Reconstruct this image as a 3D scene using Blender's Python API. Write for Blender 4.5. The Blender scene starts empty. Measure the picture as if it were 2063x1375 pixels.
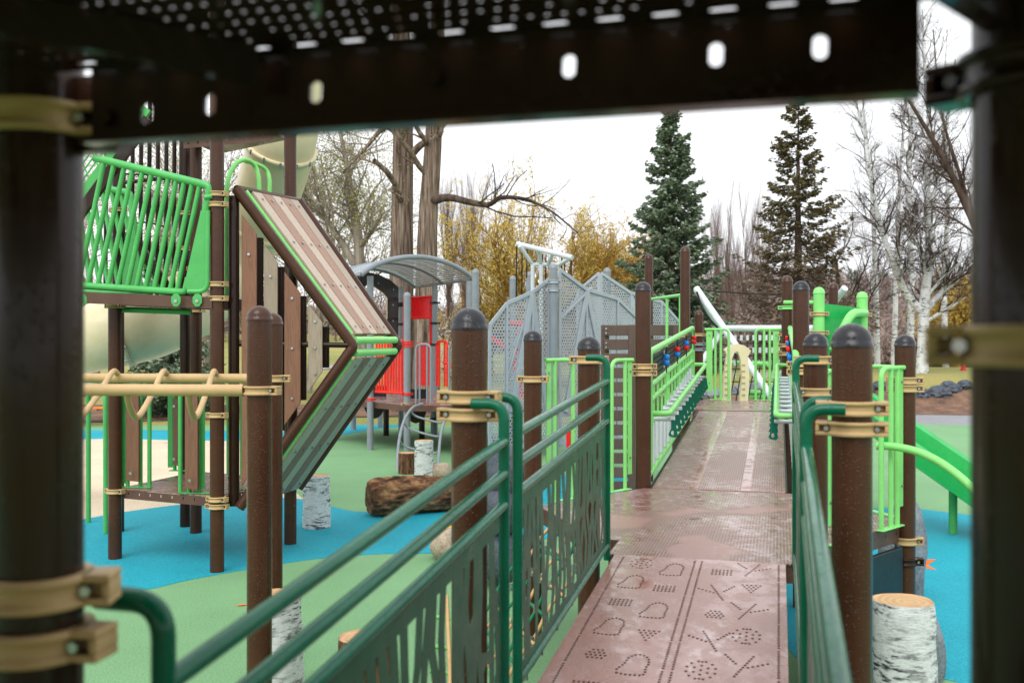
import bpy, bmesh, math, random
import numpy as np
from mathutils import Vector, Matrix
from mathutils.geometry import delaunay_2d_cdt

random.seed(7)
rng = np.random.default_rng(7)
SC = bpy.context.scene
COL = SC.collection
R = math.radians

# ------------------------------------------------------------------ camera
FPX, CX, CY, HC = 2006.0, 1031.5, 687.5, 2.1      # a 35 mm lens, level, 2.1 m above the rubber
cam_d = bpy.data.cameras.new('camera')
cam_d.lens = 35.0
cam_d.sensor_width = 36.0
cam_d.clip_start = 0.05
cam_d.clip_end = 3000
cam_d.dof.use_dof = True
cam_d.dof.focus_distance = 9.0
cam_d.dof.aperture_fstop = 3.2
cam = bpy.data.objects.new('camera', cam_d)
cam.location = (0, 0, HC)
cam.rotation_euler = (R(90), 0, 0)
COL.objects.link(cam)
SC.camera = cam

# ------------------------------------------------------------------ overcast sky and soft sun
w = bpy.data.worlds.new('World')
SC.world = w
w.use_nodes = True
nt = w.node_tree
bg = nt.nodes['Background']
sky = nt.nodes.new('ShaderNodeTexSky')
sky.sky_type = 'NISHITA'
sky.sun_disc = False
sky.sun_elevation = R(52)
sky.sun_rotation = R(200)
sky.air_density = 1.6
sky.dust_density = 6.0
sky.ozone_density = 1.0
hs = nt.nodes.new('ShaderNodeHueSaturation')
hs.inputs['Saturation'].default_value = 0.10
nt.links.new(sky.outputs[0], hs.inputs['Color'])
mxw = nt.nodes.new('ShaderNodeMix')
mxw.data_type = 'RGBA'
mxw.inputs[0].default_value = 0.72                 # the even cloud layer
nt.links.new(hs.outputs[0], mxw.inputs[6])
mxw.inputs[7].default_value = (8.0, 8.2, 8.5, 1)
nt.links.new(mxw.outputs[2], bg.inputs['Color'])
bg.inputs['Strength'].default_value = 0.13
sun_d = bpy.data.lights.new('sun', 'SUN')
sun_d.energy = 1.0
sun_d.angle = R(40)
sun_d.color = (1.0, 0.97, 0.93)
sun = bpy.data.objects.new('sun', sun_d)
sun.rotation_euler = (R(38), 0, R(-20))
COL.objects.link(sun)
SC.view_settings.view_transform = 'Standard'
SC.view_settings.look = 'None'
SC.view_settings.exposure = 0.65
SC.view_settings.gamma = 1.0
SC.render.engine = 'CYCLES'
SC.cycles.max_bounces = 6
SC.cycles.diffuse_bounces = 3
SC.cycles.glossy_bounces = 3
SC.cycles.transparent_max_bounces = 6
SC.cycles.caustics_reflective = False
SC.cycles.caustics_refractive = False
SC.cycles.use_denoising = True

# ------------------------------------------------------------------ places
PHI = R(15)
SP, CP = math.sin(PHI), math.cos(PHI)
def at(px, py, Y):
    return Vector(((px - CX) / FPX * Y, Y, HC - (py - CY) / FPX * Y))
def gnd(px, py, z=0.0):
    Y = (HC - z) * FPX / (py - CY)
    return Vector(((px - CX) / FPX * Y, Y, z))
def W(u, v, z=0.0):                                  # the walkway's own axes: u across, v along
    return Vector((u * CP + v * SP, -u * SP + v * CP, z))
EU = Vector((CP, -SP, 0)); EV = Vector((SP, CP, 0)); EZ = Vector((0, 0, 1))

# ------------------------------------------------------------------ materials
def lin(c):
    c = c / 255.0
    return c / 12.92 if c <= 0.04045 else ((c + 0.055) / 1.055) ** 2.4
def rgb(r, g, b):
    return (lin(r), lin(g), lin(b), 1)
MATS = {}
class NT:
    def __init__(s, name):
        s.m = bpy.data.materials.new(name); s.m.use_nodes = True
        s.t = s.m.node_tree; s.b = s.t.nodes['Principled BSDF']
        s.tc = None
    def n(s, typ, **kw):
        k = s.t.nodes.new('ShaderNode' + typ)
        for a, v in kw.items(): setattr(k, a, v)
        return k
    def l(s, a, b): s.t.links.new(a, b)
    def obj(s):
        if s.tc is None: s.tc = s.n('TexCoord')
        return s.tc.outputs['Object']
    def noise(s, scale, detail=3, rough=.55, vec=None, stretch=None):
        k = s.n('TexNoise'); k.inputs['Scale'].default_value = scale
        k.inputs['Detail'].default_value = detail; k.inputs['Roughness'].default_value = rough
        v = vec or s.obj()
        if stretch:
            mp = s.n('Mapping'); mp.inputs['Scale'].default_value = stretch
            s.l(v, mp.inputs['Vector']); v = mp.outputs[0]
        s.l(v, k.inputs['Vector'])
        return k.outputs['Fac']
    def ramp(s, fac, stops):
        k = s.n('ValToRGB'); e = k.color_ramp.elements
        while len(e) < len(stops): e.new(.5)
        for i, (p, c) in enumerate(stops):
            e[i].position = p; e[i].color = c if len(c) == 4 else (*c, 1)
        s.l(fac, k.inputs[0]); return k.outputs[0]
    def mix(s, fac, a, b, mode='MIX'):
        k = s.n('Mix', data_type='RGBA', blend_type=mode)
        for sock, v in ((k.inputs[0], fac), (k.inputs[6], a), (k.inputs[7], b)):
            if hasattr(v, 'is_output'): s.l(v, sock)
            elif isinstance(v, (int, float)): sock.default_value = v
            else: sock.default_value = v
        return k.outputs[2]
    def math(s, op, a, b=None, c=None):
        k = s.n('Math', operation=op)
        for i, v in enumerate((a, b, c)):
            if v is None: continue
            if hasattr(v, 'is_output'): s.l(v, k.inputs[i])
            else: k.inputs[i].default_value = v
        return k.outputs[0]
    def bump(s, h, strength=.3, dist=.01):
        k = s.n('Bump'); k.inputs['Strength'].default_value = strength; k.inputs['Distance'].default_value = dist
        s.l(h, k.inputs['Height']); s.l(k.outputs[0], s.b.inputs['Normal'])
    def drops(s, scale=90.0, cut=.34):
        k = s.n('TexVoronoi', feature='F1'); k.inputs['Scale'].default_value = scale
        s.l(s.obj(), k.inputs['Vector'])
        mr = s.n('MapRange'); mr.inputs[1].default_value = 0; mr.inputs[2].default_value = cut
        mr.inputs[3].default_value = 1; mr.inputs[4].default_value = 0
        s.l(k.outputs['Distance'], mr.inputs[0])
        sx = s.n('SeparateColor'); s.l(k.outputs['Color'], sx.inputs[0])
        return s.math('MULTIPLY', mr.outputs[0], s.math('GREATER_THAN', sx.outputs[0], .45))

def mvar(c, f):
    return (min(1, c[0] * f), min(1, c[1] * f), min(1, c[2] * f), 1)
def paint(name, c, rough=.35, var=.18, drops=0.0, dscale=90, coat=.0, spec=.32, wear=0.0):
    t = NT(name)
    f = t.noise(5.0, 4, .6)
    col = t.ramp(f, [(.3, mvar(c, 1 - var)), (.7, mvar(c, 1 + var * .6))])
    if wear:
        g = t.noise(60, 4, .7); gg = t.ramp(g, [(.62, (0, 0, 0)), (.75, (1, 1, 1))])
        col = t.mix(t.math('MULTIPLY', gg, wear), col, mvar((.5, .47, .42), 1))
    t.l(col, t.b.inputs['Base Color'])
    r2 = t.noise(14, 3); rr = t.math('MULTIPLY_ADD', r2, .3, rough - .15)
    t.l(rr, t.b.inputs['Roughness'])
    t.b.inputs['Specular IOR Level'].default_value = spec
    if coat:
        t.b.inputs['Coat Weight'].default_value = coat; t.b.inputs['Coat Roughness'].default_value = .12
    if drops:
        t.bump(t.drops(dscale), drops, .004)
    MATS[name] = t.m
    return t
paint('brown', rgb(70, 42, 28), .22, .22, .8, 95, wear=.10, spec=.3)
paint('brown_dark', rgb(44, 27, 19), .17, .2, .2, 110, spec=.25)  # brown post paint again, darkened for the shade under the overhead deck
paint('brown_beam', rgb(92, 66, 56), .4, .2, .3, 90)
paint('cap', rgb(38, 39, 43), .24, .25, 1.0, 80, wear=.4)
paint('tan', rgb(186, 156, 110), .5, .16, .25, 120, wear=.1)
paint('lime', rgb(132, 212, 118), .33, .1, .35, 120)
paint('green', rgb(80, 172, 92), .32, .12, .35, 110)
paint('pine', rgb(8, 92, 66), .16, .2, .5, 110, spec=.25)
paint('pine_sheet', rgb(24, 86, 62), .32, .18, .4, 90, spec=.2)
paint('grey', rgb(128, 136, 142), .38, .12, .3, 70)
paint('grey_sheet', rgb(162, 170, 177), .42, .06)
paint('silver', rgb(198, 206, 210), .3, .08)
paint('red', rgb(228, 28, 34), .3, .1)
paint('red_orange', rgb(234, 44, 34), .3, .1)
paint('black', rgb(26, 27, 30), .38, .3)
paint('blue_bead', rgb(20, 130, 220), .25, .1)
paint('cream', rgb(222, 208, 172), .32, .08)
paint('slide_green', rgb(36, 162, 80), .28, .1, .25, 80)
paint('key_green', rgb(0, 92, 72), .35, .1)
paint('steel', rgb(176, 178, 180), .25, .1); MATS['steel'].node_tree.nodes['Principled BSDF'].inputs['Metallic'].default_value = .9
paint('rope', rgb(30, 30, 32), .8, .3)
paint('rope_beige', rgb(196, 160, 110), .8, .2)
paint('rope_green', rgb(20, 120, 80), .8, .2)
paint('pipe_white', rgb(226, 224, 216), .5, .1)
paint('orange', rgb(238, 120, 50), .8, .1)
paint('hydrant', rgb(190, 40, 40), .5, .1)

def plankmat(name, c, dark):
    t = NT(name)
    g = t.noise(9, 5, .65, stretch=(14, 14, .7))
    oi = t.n('ObjectInfo')
    col = t.ramp(g, [(.28, mvar(dark, 1)), (.5, mvar(c, 1)), (.75, mvar(c, 1.12))])
    v = t.math('MULTIPLY_ADD', oi.outputs['Random'], .24, .88)
    cc = t.n('Mix', data_type='RGBA', blend_type='MULTIPLY'); cc.inputs[0].default_value = 1
    t.l(col, cc.inputs[6]); t.l(v, cc.inputs[7])
    t.l(cc.outputs[2], t.b.inputs['Base Color']); t.b.inputs['Roughness'].default_value = .55
    t.bump(g, .35, .004); MATS[name] = t.m
plankmat('plank_brown', rgb(122, 82, 60), rgb(84, 56, 42))
plankmat('plank_grey', rgb(150, 134, 116), rgb(112, 98, 84))
plankmat('plank_pale', rgb(184, 166, 150), rgb(158, 140, 126))
plankmat('plank_pink', rgb(158, 126, 108), rgb(128, 96, 82))
plankmat('plank_sage', rgb(158, 160, 146), rgb(118, 122, 110))
plankmat('plank_umber', rgb(124, 104, 88), rgb(88, 72, 60))
plankmat('plank_deep', rgb(92, 74, 64), rgb(64, 50, 44))

def rubber(name, c):
    t = NT(name)
    a = t.noise(75, 3, .85); b = t.noise(.8, 4, .6); d = t.noise(110, 2, .7)
    col = t.ramp(a, [(.38, mvar(c, .45)), (.5, mvar(c, 1)), (.63, mvar(c, 1.4))])
    col = t.mix(.45, col, t.ramp(b, [(.3, mvar(c, .76)), (.7, mvar(c, 1.14))]))
    sp = t.ramp(d, [(.70, (0, 0, 0)), (.73, (1, 1, 1))])
    col = t.mix(t.math('MULTIPLY', sp, .7), col, mvar(c, .3))
    t.l(col, t.b.inputs['Base Color'])
    t.b.inputs['Roughness'].default_value = .75
    t.b.inputs['Specular IOR Level'].default_value = .18
    t.bump(a, .5, .004); MATS[name] = t.m
rubber('rub_green', rgb(116, 158, 114))
rubber('rub_blue', rgb(34, 152, 170))
rubber('rub_beige', rgb(210, 192, 166))
rubber('rub_yellow', rgb(240, 196, 60))
rubber('rub_orange', rgb(240, 112, 48))

def deckmat(name, kind):
    # wet brown moulded deck: fine rows of holes, smooth runnels, puddles
    t = NT(name)
    c = rgb(148, 109, 100)
    big = t.noise(1.7, 5, .6); fine = t.noise(85, 3, .65); sm = t.noise(9, 4, .6)
    col = t.ramp(big, [(.3, mvar(c, .8)), (.7, mvar(c, 1.15))])
    col = t.mix(.35, col, t.ramp(fine, [(.3, mvar(c, .7)), (.7, mvar(c, 1.25))]))
    mp = t.n('Mapping'); mp.inputs['Rotation'].default_value = (0, 0, PHI)
    t.l(t.obj(), mp.inputs['Vector'])
    sx = t.n('SeparateXYZ'); t.l(mp.outputs[0], sx.inputs[0])
    pud = t.math('MULTIPLY', t.ramp(big, [(.46, (0, 0, 0)), (.54, (1, 1, 1))]), t.ramp(sm, [(.42, (0.1,) * 3), (.56, (1, 1, 1))]))
    h = fine
    if kind != 'symbols':
        p = .0185
        fx = t.math('FRACT', t.math('DIVIDE', sx.outputs[0], p)); fy = t.math('FRACT', t.math('DIVIDE', sx.outputs[1], p * 1.35))
        dx = t.math('ABSOLUTE', t.math('SUBTRACT', fx, .5)); dy = t.math('ABSOLUTE', t.math('SUBTRACT', fy, .5))
        hole = t.math('MULTIPLY', t.math('LESS_THAN', dx, .27), t.math('LESS_THAN', dy, .36))
        if kind == 'ramp':
            s1 = t.math('LESS_THAN', t.math('ABSOLUTE', t.math('ADD', sx.outputs[0], .20)), .035)
            s2 = t.math('LESS_THAN', t.math('ABSOLUTE', t.math('SUBTRACT', sx.outputs[0], .20)), .035)
            solid = t.math('MAXIMUM', s1, s2)
            hole = t.math('MULTIPLY', hole, t.math('SUBTRACT', 1, solid))
            pud = t.math('MAXIMUM', t.math('MULTIPLY', pud, .6), t.math('MULTIPLY', solid, t.ramp(sm, [(.42, (0, 0, 0)), (.5, (1, 1, 1))])))
        else:
            hole = t.math('MULTIPLY', hole, t.ramp(t.noise(1.1, 2), [(.40, (0, 0, 0)), (.42, (1, 1, 1))]))
        col = t.mix(t.math('MULTIPLY', hole, .85), col, rgb(62, 42, 40))
        h = t.math('SUBTRACT', fine, t.math('MULTIPLY', hole, 2.0))
    # pale streaks painted in for sky glare on the wet deck
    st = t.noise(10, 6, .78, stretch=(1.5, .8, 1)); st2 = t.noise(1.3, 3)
    glare = t.math('MULTIPLY', t.ramp(st, [(.52, (0, 0, 0)), (.60, (1, 1, 1))]), t.ramp(st2, [(.44, (0, 0, 0)), (.56, (1, 1, 1))]))
    col = t.mix(t.math('MULTIPLY', glare, .36), col, rgb(206, 194, 196))
    t.l(col, t.b.inputs['Base Color'])
    rr = t.n('MapRange'); rr.inputs[3].default_value = .30; rr.inputs[4].default_value = .05
    t.l(pud, rr.inputs[0]); t.l(rr.outputs[0], t.b.inputs['Roughness'])
    k = t.n('Bump'); k.inputs['Distance'].default_value = .005
    t.l(t.math('MULTIPLY_ADD', pud, -.38, .45), k.inputs['Strength'])
    t.l(h, k.inputs['Height']); t.l(k.outputs[0], t.b.inputs['Normal'])
    t.b.inputs['Specular IOR Level'].default_value = .8
    MATS[name] = t.m
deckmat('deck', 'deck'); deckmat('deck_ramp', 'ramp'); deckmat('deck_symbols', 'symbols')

def ground_mat(name, stops, sc=3.0, rough=.9, bscale=60):
    t = NT(name)
    a = t.noise(sc, 6, .65); b = t.noise(bscale, 3, .7)
    f = t.math('MULTIPLY_ADD', b, .5, t.math('MULTIPLY', a, .5))
    t.l(t.ramp(f, stops), t.b.inputs['Base Color'])
    t.b.inputs['Roughness'].default_value = rough
    t.b.inputs['Specular IOR Level'].default_value = .2
    t.bump(b, .6, .02); MATS[name] = t.m
ground_mat('lawn', [(.34, rgb(88, 98, 50)), (.46, rgb(126, 130, 72)), (.58, rgb(154, 144, 88)), (.68, rgb(142, 122, 82))], .12, .95, 14)
ground_mat('mulch', [(.35, rgb(62, 46, 40)), (.48, rgb(106, 82, 70)), (.6, rgb(138, 108, 86)), (.68, rgb(170, 138, 96))], 2, .9, 30)
ground_mat('asphalt', [(.3, rgb(120, 122, 126)), (.7, rgb(156, 158, 162))], 4, .5, 150)
ground_mat('hill', [(.35, rgb(98, 84, 76)), (.5, rgb(134, 116, 106)), (.65, rgb(150, 128, 112))], .05, 1, .6)  # pale tones carry the distance haze in the colour
ground_mat('rock_grey', [(.35, rgb(84, 88, 94)), (.5, rgb(120, 126, 132)), (.68, rgb(150, 154, 158))], 6, .6, 40)
ground_mat('rock_dark', [(.35, rgb(52, 56, 64)), (.5, rgb(76, 82, 92)), (.68, rgb(104, 110, 118))], 6, .5, 60)
ground_mat('rock_tan', [(.35, rgb(130, 112, 96)), (.5, rgb(176, 160, 140)), (.68, rgb(196, 180, 158))], 6, .6, 40)

def birchbark(name, sc=1.0, groove=False):
    t = NT(name)
    mark = t.noise(9 * sc, 5, .7, stretch=(1, 1, 4.5)); fine = t.noise(30 * sc, 4, .7, stretch=(1, 1, 7))
    blot = t.noise(4 * sc, 3, .6)
    col = t.ramp(fine, [(.3, rgb(176, 178, 178)), (.55, rgb(224, 226, 226)), (.8, rgb(240, 240, 238))])
    f = t.math('MULTIPLY', t.ramp(mark, [(.50, (0, 0, 0)), (.58, (1, 1, 1))]), t.ramp(blot, [(.42, (0.1,) * 3), (.56, (1, 1, 1))]))
    col = t.mix(f, col, rgb(42, 44, 50))
    t.l(col, t.b.inputs['Base Color']); t.b.inputs['Roughness'].default_value = .6
    t.bump(fine, .6, .012); MATS[name] = t.m
birchbark('birch_bark'); birchbark('birch_tree', .55)
def bark(name, a, b, c, sc=3, stretch=(1, 1, .12), bs=.9, bd=.06):
    t = NT(name)
    f = t.noise(sc, 6, .65, stretch=stretch); g = t.noise(.5, 3)
    col = t.ramp(f, [(.34, a), (.5, b), (.68, c)])
    col = t.mix(t.math('MULTIPLY', t.ramp(g, [(.45, (0, 0, 0)), (.7, (1, 1, 1))]), .5), col, mvar(a, 1.2))
    t.l(col, t.b.inputs['Base Color']); t.b.inputs['Roughness'].default_value = .95
    t.b.inputs['Specular IOR Level'].default_value = .15
    t.bump(f, bs, bd); MATS[name] = t.m
bark('bark_big', rgb(58, 45, 38), rgb(128, 110, 96), rgb(172, 156, 142), 17, (1, 1, .06))
bark('bark_gold', rgb(112, 86, 46), rgb(156, 124, 64), rgb(190, 160, 92), 6)
bark('bark_dark', rgb(52, 42, 38), rgb(86, 72, 64), rgb(112, 96, 86), 6)
bark('bark_grey', rgb(96, 88, 80), rgb(150, 140, 128), rgb(186, 176, 162), 6)
bark('bark_purple', rgb(88, 72, 68), rgb(120, 100, 94), rgb(146, 124, 114), 4)
bark('stump_bark', rgb(52, 36, 28), rgb(104, 74, 56), rgb(146, 108, 82), 26, (1, 1, .25), .9, .02)
bark('log_bark', rgb(58, 40, 30), rgb(108, 78, 58), rgb(172, 132, 92), 9, (.5, 1, 1), .9, .03)

def leafmat(name, c1, c2, trans=.25):
    t = NT(name)
    geo = t.n('NewGeometry')
    f = geo.outputs['Random Per Island']
    col = t.ramp(f, [(.0, c1), (1.0, c2)])
    t.l(col, t.b.inputs['Base Color']); t.b.inputs['Roughness'].default_value = .6
    t.b.inputs['Specular IOR Level'].default_value = .25
    if name.startswith('leaf_'):
        tr = t.n('BsdfTranslucent'); t.l(col, tr.inputs['Color']); mx = t.n('MixShader'); mx.inputs[0].default_value = .58
        t.l(t.b.outputs[0], mx.inputs[1]); t.l(tr.outputs[0], mx.inputs[2]); t.l(mx.outputs[0], t.t.nodes['Material Output'].inputs['Surface'])
    MATS[name] = t.m
leafmat('needles_blue', rgb(66, 84, 64), rgb(140, 156, 128))
leafmat('needles_dark', rgb(44, 62, 52), rgb(92, 114, 96))
leafmat('needles_olive', rgb(62, 58, 40), rgb(118, 108, 70))
leafmat('needles_dead', rgb(98, 84, 74), rgb(146, 128, 110))
leafmat('leaf_gold', rgb(206, 164, 60), rgb(240, 208, 108))
leafmat('leaf_willow', rgb(198, 186, 92), rgb(236, 224, 142))
leafmat('leaf_sparse', rgb(146, 148, 84), rgb(196, 190, 130))
leafmat('leaf_pale', rgb(206, 198, 176), rgb(232, 226, 206))
leafmat('leaf_rust', rgb(150, 96, 64), rgb(196, 140, 92))
leafmat('twig_haze', rgb(122, 106, 102), rgb(162, 144, 136))  # lightened to put distance haze into the far twigs
leafmat('hedge_leaf', rgb(62, 56, 44), rgb(104, 92, 70))
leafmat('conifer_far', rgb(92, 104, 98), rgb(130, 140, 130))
def cutwood(name):
    t = NT(name)
    wv = t.n('TexWave', wave_type='RINGS', rings_direction='Z'); wv.inputs['Scale'].default_value = 9; wv.inputs['Distortion'].default_value = 3
    t.l(t.obj(), wv.inputs['Vector'])
    n = t.noise(8, 4)
    col = t.ramp(wv.outputs['Fac'], [(0, rgb(184, 142, 98)), (1, rgb(200, 164, 120))])
    col = t.mix(t.ramp(n, [(.5, (0, 0, 0)), (.7, (.6, .6, .6))]), col, rgb(160, 118, 80))
    t.l(col, t.b.inputs['Base Color']); t.b.inputs['Roughness'].default_value = .5
    MATS[name] = t.m
cutwood('cut_wood')
# ------------------------------------------------------------------ mesh helpers
ORG = {}
def empty(name, loc, label, cat, group=None, kind=None):
    o = bpy.data.objects.new(name, None)
    o.empty_display_size = .1
    o.location = loc
    COL.objects.link(o)
    ORG[o] = Vector(loc)
    o['label'] = label; o['category'] = cat
    if group: o['group'] = group
    if kind: o['kind'] = kind
    return o
def perp(d):
    d = d.normalized()
    a = Vector((0, 0, 1)) if abs(d.z) < .9 else Vector((1, 0, 0))
    x = d.cross(a).normalized()
    return x, d.cross(x).normalized()
def rounded(pts, rad, n=5):
    pts = [Vector(p) for p in pts]
    out = [pts[0]]
    for i in range(1, len(pts) - 1):
        a, b, c = pts[i - 1], pts[i], pts[i + 1]
        r = min(rad, (a - b).length * .49, (c - b).length * .49)
        p = b + (a - b).normalized() * r; q = b + (c - b).normalized() * r
        for k in range(n + 1):
            t = k / n
            out.append(p * (1 - t) ** 2 + b * 2 * t * (1 - t) + q * t * t)
    out.append(pts[-1])
    return out
def spline(pts, n=8):
    pts = [Vector(p) for p in pts]
    P = [pts[0] * 2 - pts[1]] + pts + [pts[-1] * 2 - pts[-2]]
    out = []
    for i in range(1, len(P) - 2):
        a, b, c, d = P[i - 1:i + 3]
        for k in range(n):
            t = k / n
            out.append(.5 * ((2 * b) + (c - a) * t + (2 * a - 5 * b + 4 * c - d) * t * t + (-a + 3 * b - 3 * c + d) * t ** 3))
    out.append(pts[-1])
    return out
class MB:
    def __init__(s): s.v = []; s.f = []; s.sm = []
    def add(s, vs, fs, smooth=False):
        o = len(s.v); s.v += [tuple(v) for v in vs]
        for f in fs: s.f.append(tuple(i + o for i in f)); s.sm.append(smooth)
        return s
    def tube(s, pts, r, n=10, cap=True):
        pts = [Vector(p) for p in pts]
        rs = r if isinstance(r, (list, tuple)) else [r] * len(pts)
        x, y = perp(pts[1] - pts[0]); vs = []; fs = []
        L = len(pts)
        for i, p in enumerate(pts):
            if i > 0:
                d = (pts[i + 1] - pts[i - 1]) if i < L - 1 else (pts[i] - pts[i - 1])
                d.normalize()
                x = (x - d * x.dot(d)).normalized(); y = d.cross(x)
            else:
                d = (pts[1] - pts[0]).normalized(); y = d.cross(x)
            for k in range(n):
                a = 2 * math.pi * k / n
                vs.append(p + (x * math.cos(a) + y * math.sin(a)) * rs[i])
        for i in range(L - 1):
            for k in range(n):
                k2 = (k + 1) % n
                fs.append((i * n + k, i * n + k2, (i + 1) * n + k2, (i + 1) * n + k))
        s.add(vs, fs, True)
        if cap:
            s.add(vs[:n], [tuple(range(n))[::-1]]); s.add(vs[-n:], [tuple(range(n))])
        return s
    def box(s, c, sx, sy, sz, ex=Vector((1, 0, 0)), ey=Vector((0, 1, 0)), ez=Vector((0, 0, 1))):
        c = Vector(c); vs = []
        for k in (-.5, .5):
            for j in (-.5, .5):
                for i in (-.5, .5):
                    vs.append(c + ex * (i * sx) + ey * (j * sy) + ez * (k * sz))
        return s.add(vs, [(0, 2, 3, 1), (4, 5, 7, 6), (0, 1, 5, 4), (2, 6, 7, 3), (0, 4, 6, 2), (1, 3, 7, 5)])
    def beam(s, a, b, wd, ht, up=Vector((0, 0, 1))):
        a, b = Vector(a), Vector(b); d = (b - a); L = d.length; d.normalize()
        x = d.cross(up).normalized(); z = x.cross(d).normalized()
        return s.box((a + b) / 2, wd, L, ht, x, d, z)
    def prism(s, poly, o, ex, ey, th):
        ez = ex.cross(ey).normalized(); n = len(poly)
        a = [o + ex * p[0] + ey * p[1] for p in poly]; b = [p + ez * th for p in a]
        s.add(a, [tuple(range(n))[::-1]]); s.add(b, [tuple(range(n))])
        for i in range(n):
            j = (i + 1) % n
            s.add([a[i], a[j], b[j], b[i]], [(0, 1, 2, 3)])
        return s
    def lathe(s, prof, c, n=24, smooth=True):
        c = Vector(c); vs = []; fs = []
        for r, z in prof:
            for k in range(n):
                a = 2 * math.pi * k / n
                vs.append(c + Vector((r * math.cos(a), r * math.sin(a), z)))
        for i in range(len(prof) - 1):
            for k in range(n):
                k2 = (k + 1) % n
                fs.append((i * n + k, i * n + k2, (i + 1) * n + k2, (i + 1) * n + k))
        return s.add(vs, fs, smooth)
    def sheet(s, outer, holes, o, ex, ey, th):
        """flat sheet with real openings cut through it"""
        pts = []; edges = []; own = []
        for j, lp in enumerate([outer] + holes):
            b = len(pts); n = len(lp); pts += [Vector((q[0], q[1])) for q in lp]; own += [j] * n
            edges += [(b + i, b + (i + 1) % n) for i in range(n)]
        vs, es, fs, ov_, _, _ = delaunay_2d_cdt(pts, edges, [], 1, 1e-7)
        lab = [own[q[0]] if q else -1 for q in ov_]
        def isin(p, poly):
            c = False; m = len(poly)
            for i in range(m):
                a, b2 = poly[i], poly[(i + 1) % m]
                if (a[1] > p[1]) != (b2[1] > p[1]) and p[0] < (b2[0] - a[0]) * (p[1] - a[1]) / (b2[1] - a[1]) + a[0]: c = not c
            return c
        keep = []
        for f in fs:
            l0 = lab[f[0]]
            if l0 > 0 and all(lab[i] == l0 for i in f):
                cx_ = sum(vs[i].x for i in f) / len(f); cy_ = sum(vs[i].y for i in f) / len(f)
                if isin((cx_, cy_), holes[l0 - 1]): continue
            keep.append(f)
        fs = keep
        ez = ex.cross(ey).normalized()
        A = [o + ex * p.x + ey * p.y for p in vs]; B = [p + ez * th for p in A]
        s.add(A, [tuple(f)[::-1] for f in fs]); s.add(B, [tuple(f) for f in fs])
        cnt = {}
        for f in fs:
            for i in range(len(f)):
                e = (f[i], f[(i + 1) % len(f)]); cnt[tuple(sorted(e))] = (cnt.get(tuple(sorted(e)), (0, None))[0] + 1, e)
        q = [(e[0], e[1], e[1] + len(A), e[0] + len(A)) for k, (c, e) in cnt.items() if c == 1]
        s.add(A + B, q)
        return s
    def build(s, name, mat, parent=None, bevel=0, kind=None, label=None):
        org = Vector((0, 0, 0)); q = parent
        while q is not None:
            if q in ORG: org = ORG[q]; break
            q = q.parent
        me = bpy.data.meshes.new(name)
        v = np.array(s.v, dtype=np.float64).reshape(-1, 3) - np.array(org)
        me.from_pydata(v.tolist(), [], s.f)
        me.polygons.foreach_set('use_smooth', s.sm)
        me.materials.append(MATS[mat])
        me.update()
        o = bpy.data.objects.new(name, me); COL.objects.link(o)
        if parent is not None: o.parent = parent
        if bevel:
            b = o.modifiers.new('edge', 'BEVEL'); b.width = bevel; b.segments = 2; b.limit_method = 'ANGLE'; b.angle_limit = R(40)
        if kind: o['kind'] = kind
        if label: o['label'] = label
        return o
def whole(mb, name, mat, label, cat, group=None, kind=None, bevel=0, base=None):
    """a thing that is one mesh, its origin at its base"""
    v = np.array(mb.v)
    c = Vector(((v[:, 0].min() + v[:, 0].max()) / 2, (v[:, 1].min() + v[:, 1].max()) / 2, v[:, 2].min()))
    mb.v = (v - np.array(c)).tolist()
    o = mb.build(name, mat, None, bevel); o.location = c; ORG[o] = c
    o['label'] = label; o['category'] = cat
    if group: o['group'] = group
    if kind: o['kind'] = kind
    return o
def structure(mb, name, mat, label=None):
    o = mb.build(name, mat); o['kind'] = 'structure'
    if label: o['label'] = label
    return o
def np_mesh(name, V, Fq, mat, parent=None, org=None):
    me = bpy.data.meshes.new(name)
    V = np.asarray(V, dtype=np.float32)
    if org is not None: V = V - np.array(org, dtype=np.float32)
    n = len(Fq); k = Fq.shape[1]
    me.vertices.add(len(V)); me.vertices.foreach_set('co', V.ravel())
    me.loops.add(n * k); me.loops.foreach_set('vertex_index', Fq.astype(np.int32).ravel())
    me.polygons.add(n); me.polygons.foreach_set('loop_start', np.arange(0, n * k, k, dtype=np.int32))
    me.update(calc_edges=True)
    me.materials.append(MATS[mat])
    o = bpy.data.objects.new(name, me); COL.objects.link(o)
    if parent is not None: o.parent = parent
    return o

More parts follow.
